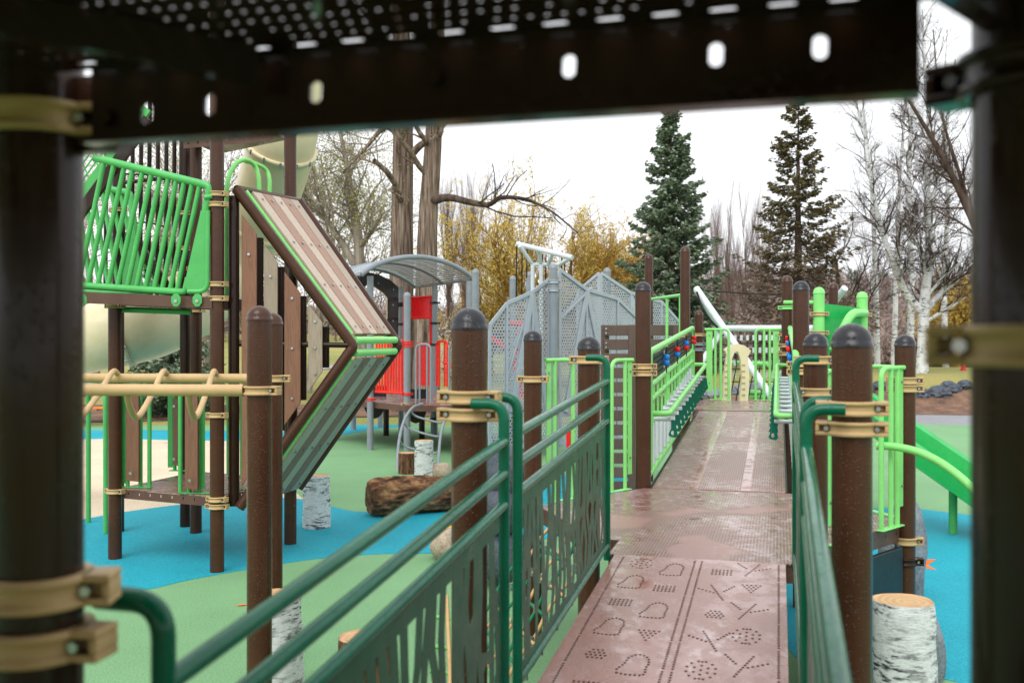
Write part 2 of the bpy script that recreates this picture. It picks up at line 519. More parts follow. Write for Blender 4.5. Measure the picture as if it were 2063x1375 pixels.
# ------------------------------------------------------------------ repeated hardware
PR = .0635
def arc_clamp(parent, xy, z, h=.046, ear=0.0, r=PR, mat='tan', ears=(0, math.pi)):
    mb = MB(); c = Vector((xy[0], xy[1], z)); e = .0015
    mb.lathe([(r + e, -h / 2), (r + .016, -h / 2), (r + .017, -h / 2 + .010), (r + .009, -h / 2 + .014), (r + .009, h / 2 - .014),
              (r + .017, h / 2 - .010), (r + .016, h / 2), (r + e, h / 2)], c, 28)
    for a in ears:
        d = Vector((math.cos(ear + a), math.sin(ear + a), 0)); t = Vector((-d.y, d.x, 0))
        o = c + d * (r + .026)
        mb.box(o + EZ * (h / 2 - .006), .044, .06, .012, d, t, EZ); mb.box(o - EZ * (h / 2 - .006), .044, .06, .012, d, t, EZ)
        mb.box(o + d * .016, .012, .06, h - .025, d, t, EZ); mb.box(o, .02, .016, h - .025, d, t, EZ)
    cl = mb.build('clamp', mat, parent, bevel=.003)
    bb = MB()
    for a in ears:
        d = Vector((math.cos(ear + a), math.sin(ear + a), 0)); t = Vector((-d.y, d.x, 0))
        for sg in (-1, 1):
            b0 = c + d * (r + .014) + t * (sg * .012)
            bb.tube([b0, b0 + t * (sg * .022)], .008, 8)
    bb.build('bolt', 'steel', cl, kind='stuff')
    return cl
def post(xy, z1, label, z0=0.0, r=PR, mat='brown', cap='cap', dome=True, clamps=(), group=None, name='support_post', capmat_h=None):
    p = empty(name, (xy[0], xy[1], z0), label, 'post', group)
    zc = z1 - r * 1.0 if dome else z1
    mb = MB(); ns = 32
    mb.lathe([(r, z0 - .05), (r, z0 + .3 * (zc - z0)), (r, zc)], (xy[0], xy[1], 0), ns)
    mb.build('shaft', mat, p)
    if dome:
        pr = [(r + .001, zc - .012)] + [((r + .001) * math.cos(a), zc + r * .98 * math.sin(a)) for a in [i * math.pi / 2 / 9 for i in range(9)]] + [(.0005, zc + r * .98)]
        mc = MB(); mc.lathe([(r + .004, zc - .014), (r + .004, zc - .002)] + pr[1:], (xy[0], xy[1], 0), ns)
        mc.build('cap', cap, p)
    for c in clamps:
        z, ear = c[0], c[1]; m = c[2] if len(c) > 2 else 'tan'
        arc_clamp(p, xy, z, ear=ear, r=r, mat=m)
    return p
def rail(name, pts, r, mat, parent, n=10):
    return MB().tube(pts, r, n).build(name, mat, parent)
def px2w(px, Y):
    return ((px - CX) / FPX * Y, Y)
# ------------------------------------------------------------------ ground
def smoothstep(a, b, x):
    t = np.clip((x - a) / (b - a), 0, 1); return t * t * (3 - 2 * t)
def terrain(X, Y):
    z = -0.02 + 0 * X
    z = z + 1.05 * smoothstep(29.5, 34, Y) * smoothstep(4, 9, X) * (1 - smoothstep(42, 60, Y))      # grassy mound by the birch
    z = z + 2.6 * smoothstep(38, 95, Y) * (1 - smoothstep(-12, 4, X))                              # lawn rising behind the tower
    z = z + .25 * smoothstep(24, 30, Y) * (1 - smoothstep(0, 6, X))
    z = z + .12 * np.sin(X * .31 + 1) * np.sin(Y * .23) * smoothstep(26, 34, Y)
    return z
xs = np.concatenate([np.linspace(-220, -45, 22), np.linspace(-40, 40, 65), np.linspace(45, 220, 22)])
ys = np.concatenate([np.linspace(-60, 20, 12), np.linspace(22, 62, 54), np.linspace(66, 420, 36)])
XX, YY = np.meshgrid(xs, ys)
ZZ = terrain(XX, YY)
nx, ny = len(xs), len(ys)
Vt = np.stack([XX.ravel(), YY.ravel(), ZZ.ravel()], 1)
idx = np.arange(nx * ny).reshape(ny, nx)
Fq = np.stack([idx[:-1, :-1].ravel(), idx[:-1, 1:].ravel(), idx[1:, 1:].ravel(), idx[1:, :-1].ravel()], 1)
lawn = np_mesh('lawn', Vt, Fq, 'lawn'); lawn['kind'] = 'structure'
lawn.data.polygons.foreach_set('use_smooth', [True] * len(lawn.data.polygons))
def tz(x, y): return float(terrain(np.array(float(x)), np.array(float(y))))

def closed(pts, n=6):
    P = [Vector((p[0], p[1], 0)) for p in pts]; out = []; L = len(P)
    for i in range(L):
        a, b, c, d = P[i - 1], P[i], P[(i + 1) % L], P[(i + 2) % L]
        for k in range(n):
            t = k / n
            q = .5 * ((2 * b) + (c - a) * t + (2 * a - 5 * b + 4 * c - d) * t * t + (-a + 3 * b - 3 * c + d) * t ** 3)
            out.append((q.x, q.y))
    return out
def ground_sheet(name, pts, z, mat, smooth=True, n=6):
    poly = closed(pts, n) if smooth else [(p[0], p[1]) for p in pts]
    vs, es, fs, _, _, _ = delaunay_2d_cdt([Vector(p) for p in poly], [(i, (i + 1) % len(poly)) for i in range(len(poly))], [], 1, 1e-5)
    mb = MB(); mb.add([(p.x, p.y, z) for p in vs], [tuple(f) for f in fs])
    for i in range(len(poly)):
        a, b = poly[i], poly[(i + 1) % len(poly)]; mb.add([(a[0], a[1], z), (b[0], b[1], z), (b[0], b[1], z - .012), (a[0], a[1], z - .012)], [(0, 1, 2, 3)])
    return structure(mb, name, mat)
g = lambda x, y: gnd(x, y)
def gl(l): return [g(*p) for p in l]
ground_sheet('rubber_ground', [(-16, -6), (-16, 18), (-13.5, 24.4)] + gl([(160, 852), (330, 848), (520, 842), (760, 834), (1000, 834), (1250, 838), (1500, 846), (1760, 852), (1950, 856)]) + [(15, 23), (20, 16), (20, -6)], 0.0, 'rub_green', False)
# an asphalt path skirts the rubber, with bark mulch beyond
def band(name, near, far, mat, dz):
    mb = MB()
    a = [Vector(p) for p in near]; b = [Vector(p) for p in far]
    sa = spline([Vector((p.x, p.y, 0)) for p in a], 8); sb = spline([Vector((p.x, p.y, 0)) for p in b], 8)
    vs = []; fs = []; M = 6
    for p, q in zip(sa, sb):
        for k in range(M + 1):
            r = p.lerp(q, k / M); vs.append((r.x, r.y, tz(r.x, r.y) + dz))
    for i in range(len(sa) - 1):
        for k in range(M):
            j = i * (M + 1) + k
            fs.append((j, j + 1, j + M + 2, j + M + 1))
    mb.add(vs, fs, True)
    return structure(mb, name, mat)
band('asphalt_path', [(7, 24.6), (10, 24.3), (12.5, 24.0), (16, 22.5), (22, 18)], [(7, 29.2), (11, 29.0), (14, 28.3), (19, 26), (26, 20)], 'asphalt', .012)
band('mulch_bed', [(3.5, 25.4), (7, 29.1), (11, 28.95), (15, 28), (20, 26)], [(3, 32), (7.6, 31.8), (11.6, 32.0), (15.5, 31.8), (21, 30)], 'mulch', .020)
band('mulch_border', [(-16, 23.6), (-12, 25.2), (-8, 26), (-3, 26.6), (3, 26.8)], [(-17, 27), (-13, 29.2), (-8, 29.5), (-3, 29.5), (3, 29.5)], 'mulch', .024)
band('distant_path', [(-26, 44), (-15.5, 43.5), (-12, 47), (-9, 60)], [(-26, 45.6), (-15, 45.2), (-10.8, 48), (-7.6, 60)], 'asphalt', .03)
Z1 = .003
ground_sheet('rubber_beige_patch', [(-9, 7.8)] + gl([(-40, 1080), (160, 1047), (245, 1032), (374, 1015), (500, 1003), (600, 1004), (616, 1010), (592, 985), (560, 930), (545, 895), (500, 887), (330, 885), (160, 884)]) + [(-13, 19)], Z1, 'rub_beige')
ground_sheet('rubber_blue_patch', [(-7.5, 7.6)] + gl([(60, 1062), (160, 1047), (245, 1032), (374, 1015), (500, 1005), (592, 1004), (667, 1020), (728, 1031), (830, 1024), (930, 1000), (1090, 962), (1240, 955), (1290, 985), (1240, 1040), (1100, 1085), (960, 1108), (878, 1114), (755, 1116), (640, 1125), (501, 1146), (380, 1168), (272, 1188), (166, 1160), (0, 1140)]), Z1 * 1.6, 'rub_blue')
ground_sheet('rubber_blue_band', [(-13, 18.8)] + gl([(160, 885), (330, 886), (500, 888), (560, 886), (560, 868), (400, 868), (160, 867)]) + [(-13, 20.2)], Z1 * 2, 'rub_blue', n=4)
ground_sheet('rubber_blue_strip', gl([(300, 851), (400, 850), (520, 847), (640, 846), (640, 841), (520, 842.5), (400, 846), (300, 848)]), Z1, 'rub_blue', n=3)
ground_sheet('rubber_blue_pool', gl([(600, 888), (690, 876), (760, 864), (850, 856), (930, 851), (990, 846), (960, 838), (850, 837), (740, 842), (640, 852), (590, 870)]), Z1, 'rub_blue')
ground_sheet('rubber_yellow_streak', gl([(745, 850), (800, 846), (860, 842), (862, 840), (800, 842), (744, 847)]), Z1 * 2, 'rub_yellow', n=2)
ground_sheet('rubber_blue_lagoon', gl([(1690, 1035), (1760, 1024), (1836, 1024), (1946, 1036), (2063, 1050), (2300, 1080)]) + [(9, 5.5), (7, 4.4), (4, 5.0)] + gl([(1880, 1362), (1780, 1360), (1640, 1350), (1560, 1240), (1600, 1100)]), Z1, 'rub_blue')
ground_sheet('rubber_fish_tail', gl([(1838, 1128), (1886, 1127), (1868, 1138), (1886, 1148), (1850, 1142), (1822, 1138)]), Z1 * 2, 'rub_orange', False)
ground_sheet('rubber_yellow_patch', gl([(868, 1072), (890, 1062), (925, 1058), (950, 1064), (940, 1082), (912, 1086)]), Z1 * 3, 'rub_yellow', n=3)

# fallen leaves on the rubber
def leaf(p, s, rot, label):
    mb = MB(); c = Vector(p); e = Vector((math.cos(rot), math.sin(rot), 0)); f = Vector((-e.y, e.x, 0))
    pr = [(-.5, 0), (-.25, .2), (.1, .24), (.5, 0), (.1, -.24), (-.25, -.2)]
    vs = [c + e * (a * s) + f * (b * s) + EZ * (.004 + .25 * s * abs(b)) for a, b in pr]
    mb.add(vs, [(0, 1, 2, 3), (0, 3, 4, 5)])
    mb.tube([c - e * s * .5 + EZ * .004, c - e * s * .75 + EZ * .02], .002, 5)
    return whole(mb, 'fallen_leaf', 'orange', label, 'leaf', 'fallen leaves on the rubber')
leaf(gnd(488, 1219), .085, .3, 'small curled orange leaf lying on green rubber beside the tall bar posts')
leaf(gnd(334, 892), .1, 1.2, 'tiny brown leaf lying alone on the beige rubber')
# ================================================================== the walkway
Z_HEX, Z_TOP = .94, 1.23
def deckz(v):
    if v < 3.34: return Z_HEX - .058 * 2.06 - .094 * (3.34 - v)
    if v < 5.40: return Z_HEX - .058 * (5.40 - v)
    if v < 7.95: return Z_HEX
    if v < 12.75: return Z_HEX + (Z_TOP - Z_HEX) * (v - 7.95) / 4.8
    return Z_TOP
UL, UR = -1.05, .2           # post lines
A15 = -PHI                    # world angle of +u
# ---- near pillars that carry the deck overhead
pl = (-1.05 * CP + 1.23 * SP, 1.05 * SP + 1.23 * CP)
pr_ = (.275 * CP + 1.23 * SP, -.275 * SP + 1.23 * CP)
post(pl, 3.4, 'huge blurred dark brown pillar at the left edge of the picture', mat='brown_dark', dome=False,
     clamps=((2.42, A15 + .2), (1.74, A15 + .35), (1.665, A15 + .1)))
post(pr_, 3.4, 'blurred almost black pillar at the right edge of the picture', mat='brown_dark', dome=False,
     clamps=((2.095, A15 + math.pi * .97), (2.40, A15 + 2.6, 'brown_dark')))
# ---- the deck overhead
def ray_v(px, py, v0):
    tx = (px - CX) / FPX; Y = v0 / (tx * SP + CP)
    return (tx * CP - SP) * Y, HC + (CY - py) / FPX * Y
VB = 1.2
ov = empty('overhead_deck', W(-.39, .1, 2.3), 'dark perforated deck with slotted edge beam roofing the camera position', 'deck')
ZB, ZT = 2.372, 2.488
ub0, _ = ray_v(190, 300, VB); ub1, _ = ray_v(1852, 165, VB)
slots = []
for px, py in ((224, 240), (300, 230), (428, 212), (640, 187), (880, 160), (1148, 135), (1443, 112), (1652, 97), (1780, 95)):
    u, z = ray_v(px, py, VB)
    if px in (224, 880, 1780): continue
    slots.append([(u + .0085 * math.cos(a), z + (.006 if math.sin(a) > 0 else -.006) + .0085 * math.sin(a)) for a in [i * math.pi / 6 + .1 for i in range(12)]])
o0 = W(0, VB, 0)
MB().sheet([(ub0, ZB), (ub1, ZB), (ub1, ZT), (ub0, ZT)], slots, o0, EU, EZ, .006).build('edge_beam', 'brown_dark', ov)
mb = MB()
mb.box(W((ub0 + ub1) / 2, VB - .02, ZB + .004), ub1 - ub0 - .004, .034, .008, EU, EV, EZ)
mb.build('bottom_lip', 'brown_dark', ov)
bo = MB()
for px, py in ((224, 240), (880, 160), (1780, 95)):
    u, z = ray_v(px, py, VB); c = W(u, VB - .007, z)
    bo.tube([c, c - EV * .012], .012, 10)
bo.build('bolt', 'brown_dark', ov, kind='stuff')
hx = [(-.39 + 1.25 * math.cos(a) * 1.0, .12 + 1.25 * math.sin(a)) for a in [i * math.pi / 3 for i in range(6)]]
roof = [(-1.015, 1.2), (-2.6, .8), (-4.0, -1.0), (-4.0, -6), (3.2, -6), (3.2, -1.0), (1.9, .8), (.235, 1.2)][::-1]  # plate stretched far back and sideways, out of view, to darken the foreground
holes = []
hr = .0038
for i in range(54):
    for j in range(12):
        u = -.99 + i * .0205 + (.01025 if j % 2 else 0); v = .765 + j * .034
        if u > .02 + .1 * math.sin(v * 9) or v > 1.15 or random.random() < .2: continue
        holes.append([(u + hr * math.cos(a), v + hr * math.sin(a)) for a in [k * math.pi / 3 for k in range(6)]])
for i in range(16):
    u = -.92 + i * .066; v = 1.172
    holes.append([(u + (.010 if math.cos(a) > 0 else -.010) + .006 * math.cos(a), v + .006 * math.sin(a)) for a in [k * math.pi / 4 + .1 for k in range(8)]])
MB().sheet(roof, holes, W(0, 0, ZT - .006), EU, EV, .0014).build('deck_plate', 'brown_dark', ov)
for (a, b) in (((-.95, .72), (-.66, 1.16)), ((.23, 1.17), (-.15, .5)), ):
    MB().beam(W(a[0], a[1], ZT - .030), W(b[0], b[1], ZT - .030), .03, .046).build('stiffener', 'brown_dark', ov)
MB().beam(W(-1.0, VB + .05, ZT - .058), W(ub0 + .01, VB + .05, ZT - .058), .03, .11).build('corner_block', 'brown_dark', ov)
for i in range(6):
    if i == 1: continue
    a, b = Vector((*hx[i], 0)), Vector((*hx[(i + 1) % 6], 0)); d = (b - a).normalized()
    a += d * .09; b -= d * .09
    MB().beam(W(a.x, a.y, (ZB + ZT) / 2), W(b.x, b.y, (ZB + ZT) / 2), .006, ZT - ZB).build('side_beam', 'brown_dark', ov)
# ---- ramp with cut symbols
PV0, PV1 = 3.345, 5.395
ramp1 = empty('symbol_ramp', W(-.41, 3.3, deckz(3.3)), 'wet brown ramp plate punched with bells, flowers and arrows, nearest the camera', 'ramp')
SH = []
def dot(u, v): SH.append((u, v))
def s_line(u0, v0, u1, v1, n):
    for i in range(n): t = i / (n - 1); dot(u0 + (u1 - u0) * t, v0 + (v1 - v0) * t)
def s_flower(u, v):
    for ru, rv, n in ((.030, .045, 6), (.056, .09, 12)):
        for i in range(n): a = 2 * math.pi * (i + .5) / n; dot(u + ru * math.cos(a), v + rv * math.sin(a))
    s_line(u, v - .085, u, v + .085, 7)
def s_small(u, v):
    for j in range(4):
        for i in range(5 - abs(j - 1)): dot(u + (i - (4 - abs(j - 1)) / 2) * .019, v + (j - 1.5) * .028)
def s_bell(u, v):
    pts = [(-.05, -.055), (-.02, -.06), (.01, -.06), (.04, -.058), (.045, -.04), (.042, -.015), (.048, .01), (.044, .035), (.03, .055), (.008, .062), (-.015, .055), (-.03, .035), (-.034, .01), (-.042, -.012), (-.056, -.03)]
    P = [(q[0] * 1.1, q[1] * 1.75) for q in pts]; P.append(P[0]); acc = 0.0
    for a, b in zip(P[:-1], P[1:]):
        L = math.hypot((b[0] - a[0]) * 1.5, b[1] - a[1]); s = 0
        while acc <= L: t = acc / L; dot(u + a[0] + (b[0] - a[0]) * t, v + a[1] + (b[1] - a[1]) * t); acc += .0265
        acc -= L
def s_bars(u, v):
    for i in range(6):
        for j in range(4): dot(u + (i - 2.5) * .0185, v + (j - 1.5) * .027)
def s_tri(u, v):
    for j in range(5):
        for i in range(j + 1): dot(u + (i - j / 2) * .021, v - .055 + j * .028)
def s_why(u, v, m=1):
    s_line(u - m * .035, v - .115, u + m * .03, v + .10, 10); s_line(u - m * .078, v + .10, u - m * .035, v + .015, 5); s_line(u + m * .012, v - .018, u + m * .085, v + .035, 5)
uu = (-.70, -.535, -.285, -.125)
rows = [('flower', 'bell', 'bars', 'why'), ('bell', 'bars', 'whm', 'tri'), ('bars', 'bell', 'small', 'why'), ('bell', 'tri', 'whm', 'flower'), ('small', 'bell', 'flower', 'why'), ('bars', 'flower', 'tri', 'whm')]
fn = dict(flower=s_flower, bell=s_bell, bars=s_bars, small=s_small, tri=s_tri, why=s_why, whm=lambda u, v: s_why(u, v, -1))
for i, rw in enumerate(rows):
    v = 5.20 - i * .33
    for u, k in zip(uu, rw): fn[k](u + random.uniform(-.01, .01), v + (.05 if u in (uu[0], uu[3]) else -.03))
for v0 in np.arange(5.24, 3.0, -.31):
    for ul in (-.81, -.428, -.392, .0): s_line(ul, v0 + .11, ul, v0 - .165, 12)
hexs = [[(u + .0066 * math.cos(a), v + .0098 * math.sin(a)) for a in [k * math.pi / 4 + .39 for k in range(8)]] for u, v in SH if PV0 + .02 < v < PV1 - .02]
# keep the cut loops apart
kept = []; cells = {}
for h in hexs:
    c = (sum(p[0] for p in h) / 8, sum(p[1] for p in h) / 8); k = (int(math.floor(c[0] / .025)), int(math.floor(c[1] / .025))); ok = True
    for a in (-1, 0, 1):
        for b in (-1, 0, 1):
            for q in cells.get((k[0] + a, k[1] + b), ()):
                if ((q[0] - c[0]) / .0145) ** 2 + ((q[1] - c[1]) / .0215) ** 2 < 1: ok = False
    if ok: cells.setdefault(k, []).append(c); kept.append(h)
ezr = (EV + EZ * .058).normalized()
k_ = math.sqrt(1 + .058 ** 2)
o_r = W(0, 0, Z_HEX - .058 * 5.40) - EZ * .004
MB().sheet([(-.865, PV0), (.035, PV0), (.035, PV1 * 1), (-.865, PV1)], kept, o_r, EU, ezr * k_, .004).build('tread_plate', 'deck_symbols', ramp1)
mb = MB()
for u in (-.862, .032): mb.beam(W(u, PV0, deckz(PV0) - .05), W(u, PV1, deckz(PV1) - .05), .006, .088)
mb.beam(W(-.41, PV0, deckz(PV0) - .05), W(-.41, PV1, deckz(PV1) - .05), .05, .06)
mb.build('ramp_beam', 'brown_beam', ramp1)
mb = MB(); mb.box(W(-.41, 4.37, deckz(4.37) - .10), .86, 2.0, .004, EU, ezr, EU.cross(ezr)); mb.build('under_tray', 'brown_dark', ramp1)
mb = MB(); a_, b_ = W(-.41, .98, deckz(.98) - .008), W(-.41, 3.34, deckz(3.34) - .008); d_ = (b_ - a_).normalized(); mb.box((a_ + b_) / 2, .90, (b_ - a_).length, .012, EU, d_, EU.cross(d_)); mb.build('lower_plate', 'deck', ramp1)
# ---- near deck the camera stands over
nd = empty('near_deck', W(-.4, 0, .62), 'brown deck under the camera at the foot of the symbol ramp', 'deck')
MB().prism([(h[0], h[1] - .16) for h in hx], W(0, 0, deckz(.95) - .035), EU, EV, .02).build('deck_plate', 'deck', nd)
# ---- hex decks
def hexdeck(name, label, uc, vc, z, side=1.25, rot=0.0, skirt=.11):
    d = empty(name, W(uc, vc, z - skirt), label, 'deck')
    hp = [(uc + side * math.cos(a + rot), vc + side * math.sin(a + rot)) for a in [i * math.pi / 3 for i in range(6)]]
    ins = [(uc + (p[0] - uc) * .97, vc + (p[1] - vc) * .97) for p in hp]
    # the plate is moulded in two halves that meet along the middle
    L = [p for p in ins if p[1] <= vc + 1e-6]; L.sort(key=lambda p: -math.atan2(p[1] - vc - .001, p[0] - uc))
    lo = [ins[3], ins[4], ins[5], ins[0]]; hi = [ins[0], ins[1], ins[2], ins[3]]
    for poly, sg in ((lo, -1), (hi, 1)):
        poly = [(p[0], p[1] + (sg * .002 if abs(p[1] - vc) < .01 else 0)) for p in poly]
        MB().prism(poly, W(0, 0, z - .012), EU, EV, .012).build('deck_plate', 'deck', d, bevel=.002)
    for i in range(6):
        a, b = Vector((*ins[i], 0)), Vector((*ins[(i + 1) % 6], 0)); e = (b - a).normalized(); a += e * .07; b -= e * .07
        wa, wb = W(a.x, a.y, 0), W(b.x, b.y, 0); ex = (wb - wa).normalized(); L_ = (wb - wa).length
        sl = []
        for k in range(7):
            cx = L_ * (k + .5) / 7
            sl.append([(cx - .006, z - .06), (cx + .006, z - .06), (cx + .006, z - .04), (cx - .006, z - .04)])
        MB().sheet([(0, z - skirt), (L_, z - skirt), (L_, z - .002), (0, z - .002)], sl, wa, ex, EZ, .005).build('skirt', 'brown_beam', d)
    return d, hp
hd1, _hp = hexdeck('hex_deck', 'wet brown six sided deck landing between the two ramps', -.425, 6.84, Z_HEX)
MB().box(W(-.41, 5.594, Z_HEX - .006), .985, .39, .012, EU, EV, EZ).build('entry_plate', 'deck', hd1, bevel=.002)
MB().box(W(-.41, 5.41, Z_HEX - .06), .985, .006, .09, EU, EV, EZ).build('skirt', 'brown_beam', hd1)
hexdeck('hex_deck', 'far brown landing deck at the head of the second ramp', -.525, 13.9, Z_TOP)
# joint strip between ramp and landing
# ---- second ramp
ramp2 = empty('perforated_ramp', W(-.45, 10.3, deckz(10.3)), 'long brown ramp with rows of small holes rising to the far landing', 'ramp')
ez2 = (W(0, 1, 0) + EZ * (Z_TOP - Z_HEX) / 4.8)
for v0, v1 in ((7.93, 10.3), (10.306, 12.72)):
    mb = MB(); a = W(-.46, v0, deckz(v0) + .003); b = W(-.46, v1, deckz(v1) + .003)
    d = (b - a).normalized(); mb.box((a + b) / 2 - EZ * .008, 1.02, (b - a).length, .016, EU, d, EU.cross(d))
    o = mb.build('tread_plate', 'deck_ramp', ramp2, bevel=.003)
    o.data.transform(Matrix.Identity(4))
for u in (-.985, .055):
    MB().beam(W(u, 7.95, Z_HEX - .06), W(u, 12.72, Z_TOP - .06), .02, .12).build('ramp_beam', 'black', ramp2)

# ---- posts of the walkway
post(W(UL, 3.34)[:2], 2.22, 'thick brown post with black cap where the two green panels meet on the near left', clamps=((1.905, A15), (1.845, A15 + .05)))
post(W(UL, 5.62)[:2], 2.13, 'brown post with black cap at the far end of the left green panel', clamps=((1.995, A15 - .1),))
post(W(-1.69, 6.88)[:2], 2.18, 'brown black capped post beside the lime guard left of the landing', clamps=((1.832, A15 + .05),))
post(W(UL, 7.98)[:2], 2.58, 'tall brown black capped post at the left foot of the second ramp', clamps=((1.90, A15 + .6), (1.845, A15 + .6)))
post(W(.228, 3.39)[:2], 2.16, 'thickest brown black capped post standing among the right green rails', clamps=((1.885, A15 + math.pi), (1.82, A15 + math.pi - .1)))
post(W(.19, 5.56)[:2], 2.15, 'brown black capped post at the far end of the right green panel', clamps=((2.0, A15 + math.pi), (1.83, A15 + .3)))
post(W(.78, 6.80)[:2], 2.145, 'brown black capped post standing apart in front of the green slide', clamps=((1.85, A15 + .1), (1.80, A15 + .1), (.83, A15), ))
arc_clamp(bpy.data.objects[[o.name for o in bpy.data.objects if o.get('label', '').startswith('brown black capped post standing apart')][0]], W(.78, 6.80)[:2], .70, mat='brown_dark', ear=A15)
post(W(.17, 8.2)[:2], 2.58, 'tall brown black capped post at the right foot of the second ramp', clamps=((1.92, A15), (1.86, A15)))
post(W(-1.15, 12.8)[:2], 3.31, 'tallest slim brown post at the left head of the second ramp', cap='brown', clamps=((2.17, A15),))
post(W(.1, 12.55)[:2], 2.90, 'slim brown post with lime band at the right head of the second ramp', cap='brown', clamps=((2.51, A15, 'lime'), (2.05, A15), (1.95, A15)))
post(W(.1, 15.1)[:2], 2.52, 'thin brown post half hidden behind another on the far landing', cap='brown', clamps=((2.2, A15), (1.95, A15)))
post(W(.71, 14.06)[:2], 2.89, 'slim brown post rising behind the lime slide hood', cap='brown')
post(W(-1.89, 15.02)[:2], 3.42, 'slim brown post in front of the green spruce left of the tallest one', cap='brown')
post(W(-1.16, 15.2)[:2], 2.57, 'short brown post with two grey clamps left of the lime gate', cap='brown', clamps=((2.2, A15), (2.06, A15, 'grey'), (1.98, A15, 'grey'), (1.28, A15, 'grey')))

# ---- dark green panels with cut reed pattern
def reed_holes(L, z0, z1, seed):
    """openings left between reeds that lean, meet and part again"""
    rs = random.Random(seed); H = z1 - z0; s = .074; n = int((L - .06) / s); bw = .052
    knots = [0, .22, .45, .7, 1.0]; X = []
    for i in range(n + 1):
        e = 0 if i in (0, n) else 1
        X.append([.03 + i * (L - .06) / n + e * rs.uniform(-.62, .62) * s for k in knots])
    M = 22; out = []
    for i in range(n):
        def gap(t):
            a = float(np.interp(t, knots, X[i])) + bw / 2; b = float(np.interp(t, knots, X[i + 1])) - bw / 2
            return a, b
        run = []; runs = []; cut = rs.uniform(.25, .75) if rs.random() < .55 else 2
        for m in range(M + 1):
            t = .06 + .84 * m / M; a, b = gap(t)
            if b - a > .006 and abs(t - cut) > .035: run.append((a, b, z0 + t * H))
            else:
                if len(run) > 2: runs.append(run)
                run = []
        if len(run) > 2: runs.append(run)
        for r in runs:
            a0, b0, q0 = r[0]; a1, b1, q1 = r[-1]; dq = H / M * .8
            lo = [((a0 + b0) / 2 + rs.uniform(-.3, .3) * (b0 - a0), q0 - (dq if q0 > z0 + .08 else 0))]; hi = [((a1 + b1) / 2, q1 + (dq if q1 < z1 - .08 else 0))]
            out.append(lo + [(b, q) for a, b, q in r] + hi + [(a, q) for a, b, q in r[::-1]])
    # keep neighbouring openings from overlapping
    return out
def green_panel(u, v0, v1, side, label, seed):
    """side: +1 when the posts stand on the -u side"""
    p = empty('railing_panel', W(u, v0, deckz(v0)), label, 'railing', 'dark green reed pattern railings along the ramp')
    dz = lambda v: deckz(v)
    S = -side
    rt = .0178
    for v, sgn in ((v0, -1), (v1, 1)):
        b = W(u, v, dz(v) - .02); t = W(u, v, dz(v) + 1.0)
        e1 = W(u, v, dz(v) + 1.075); e2 = W(u + S * .115, v + sgn * -.0, dz(v) + 1.075)
        rail('upright', rounded([b, e1, e2], .085, 7), rt + .001, 'pine', p, 12)
    for h in (.95, .842, .735):
        rail('rail', [W(u, v0, dz(v0) + h), W(u, v1, dz(v1) + h)], rt, 'pine', p, 12)
    rail('bottom_rail', [W(u, v0, dz(v0) + .06), W(u, v1, dz(v1) + .06)], rt * .9, 'pine', p, 12)
    L = v1 - v0
    sl = (dz(v1) - dz(v0)) / L
    ex = (EV + EZ * sl)
    z0, z1 = .072, .726
    MB().sheet([(.012, z0), (L - .012, z0), (L - .012, z1), (.012, z1)], reed_holes(L, z0, z1, seed), W(u - .001, v0, dz(v0)), ex, EZ, .002).build('cut_sheet', 'pine_sheet', p)
green_panel(-.90, 1.32, 3.255, 1, 'dark green railing with cut reed sheet nearest the camera on the left', 1)
green_panel(-.90, 3.435, 5.35, 1, 'dark green railing with cut reed sheet reaching the landing on the left', 2)
green_panel(.085, .9, 3.26, -1, 'dark green railing seen almost edge on at the near right', 3)
green_panel(.085, 3.46, 5.35, -1, 'dark green railing seen edge on between the two right posts', 4)

# ---- lime guards
def guard(a, b, z0, z1, label, nb=3, mat='lime', plate=.05, parent=None, r=.016, low=0.0):
    """a guard wing: a flat plate at a, tubes, a rounded corner at b"""
    a, b = Vector((a[0], a[1], 0)), Vector((b[0], b[1], 0)); d = (b - a); L = d.length; d.normalize()
    p = empty('guard_panel', (a.x, a.y, z0), label, 'guard', 'lime guards beside the decks')
    rail('top_rail', rounded([a + EZ * z1, b + EZ * z1, b + EZ * (z0 + .01)], .075, 6), r, mat, p)
    mb = MB(); nrm = d.cross(EZ)
    mb.box(a + d * (plate * .75) + EZ * ((z0 + .12 + z1) / 2), plate, .006, z1 - z0 - .12, d, nrm, EZ); mb.build('side_plate', mat, p, bevel=.002)
    for i in range(nb - 1):
        q = a + d * (plate * 1.6 + (L - plate * 1.6) * (i + .15) / (nb - .4))
        rail('baluster', [q + EZ * (z0 + .01), q + EZ * z1], r * .95, mat, p)
    MB().box(a + d * (L / 2 + plate * .6) + EZ * (z0 + .006), L - plate * .4, .05, .008, d, nrm, EZ).build('foot', mat, p, bevel=.002)
    bb = MB()
    for z in (z1 - .09, z0 + .25):
        q = a + d * (plate * .75) + EZ * z
        bb.tube([q - nrm * .012, q + nrm * .012], .008, 8)
    bb.build('bolt', 'steel', p, kind='stuff')
    return p
def wuv(u, v): return W(u, v)[:2]
HV = dict(LL=(-1.675, 6.84), BL=(-1.05, 7.92), FL=(-1.05, 5.76), RR=(.825, 6.84), BR=(.2, 7.92), FR=(.2, 5.76))
def along(a, b, s0, s1):
    a, b = Vector(HV[a]), Vector(HV[b]); d = (b - a).normalized()
    p, q = a + d * s0, a + d * s1
    return wuv(*p), wuv(*q)
guard(*along('LL', 'BL', .12, .42), Z_HEX, 1.965, 'lime guard wing beside the post left of the landing', 2)
guard(*along('BL', 'LL', .12, .38), Z_HEX, 1.955, 'lime guard wing left of the tall post at the second ramp', 2)
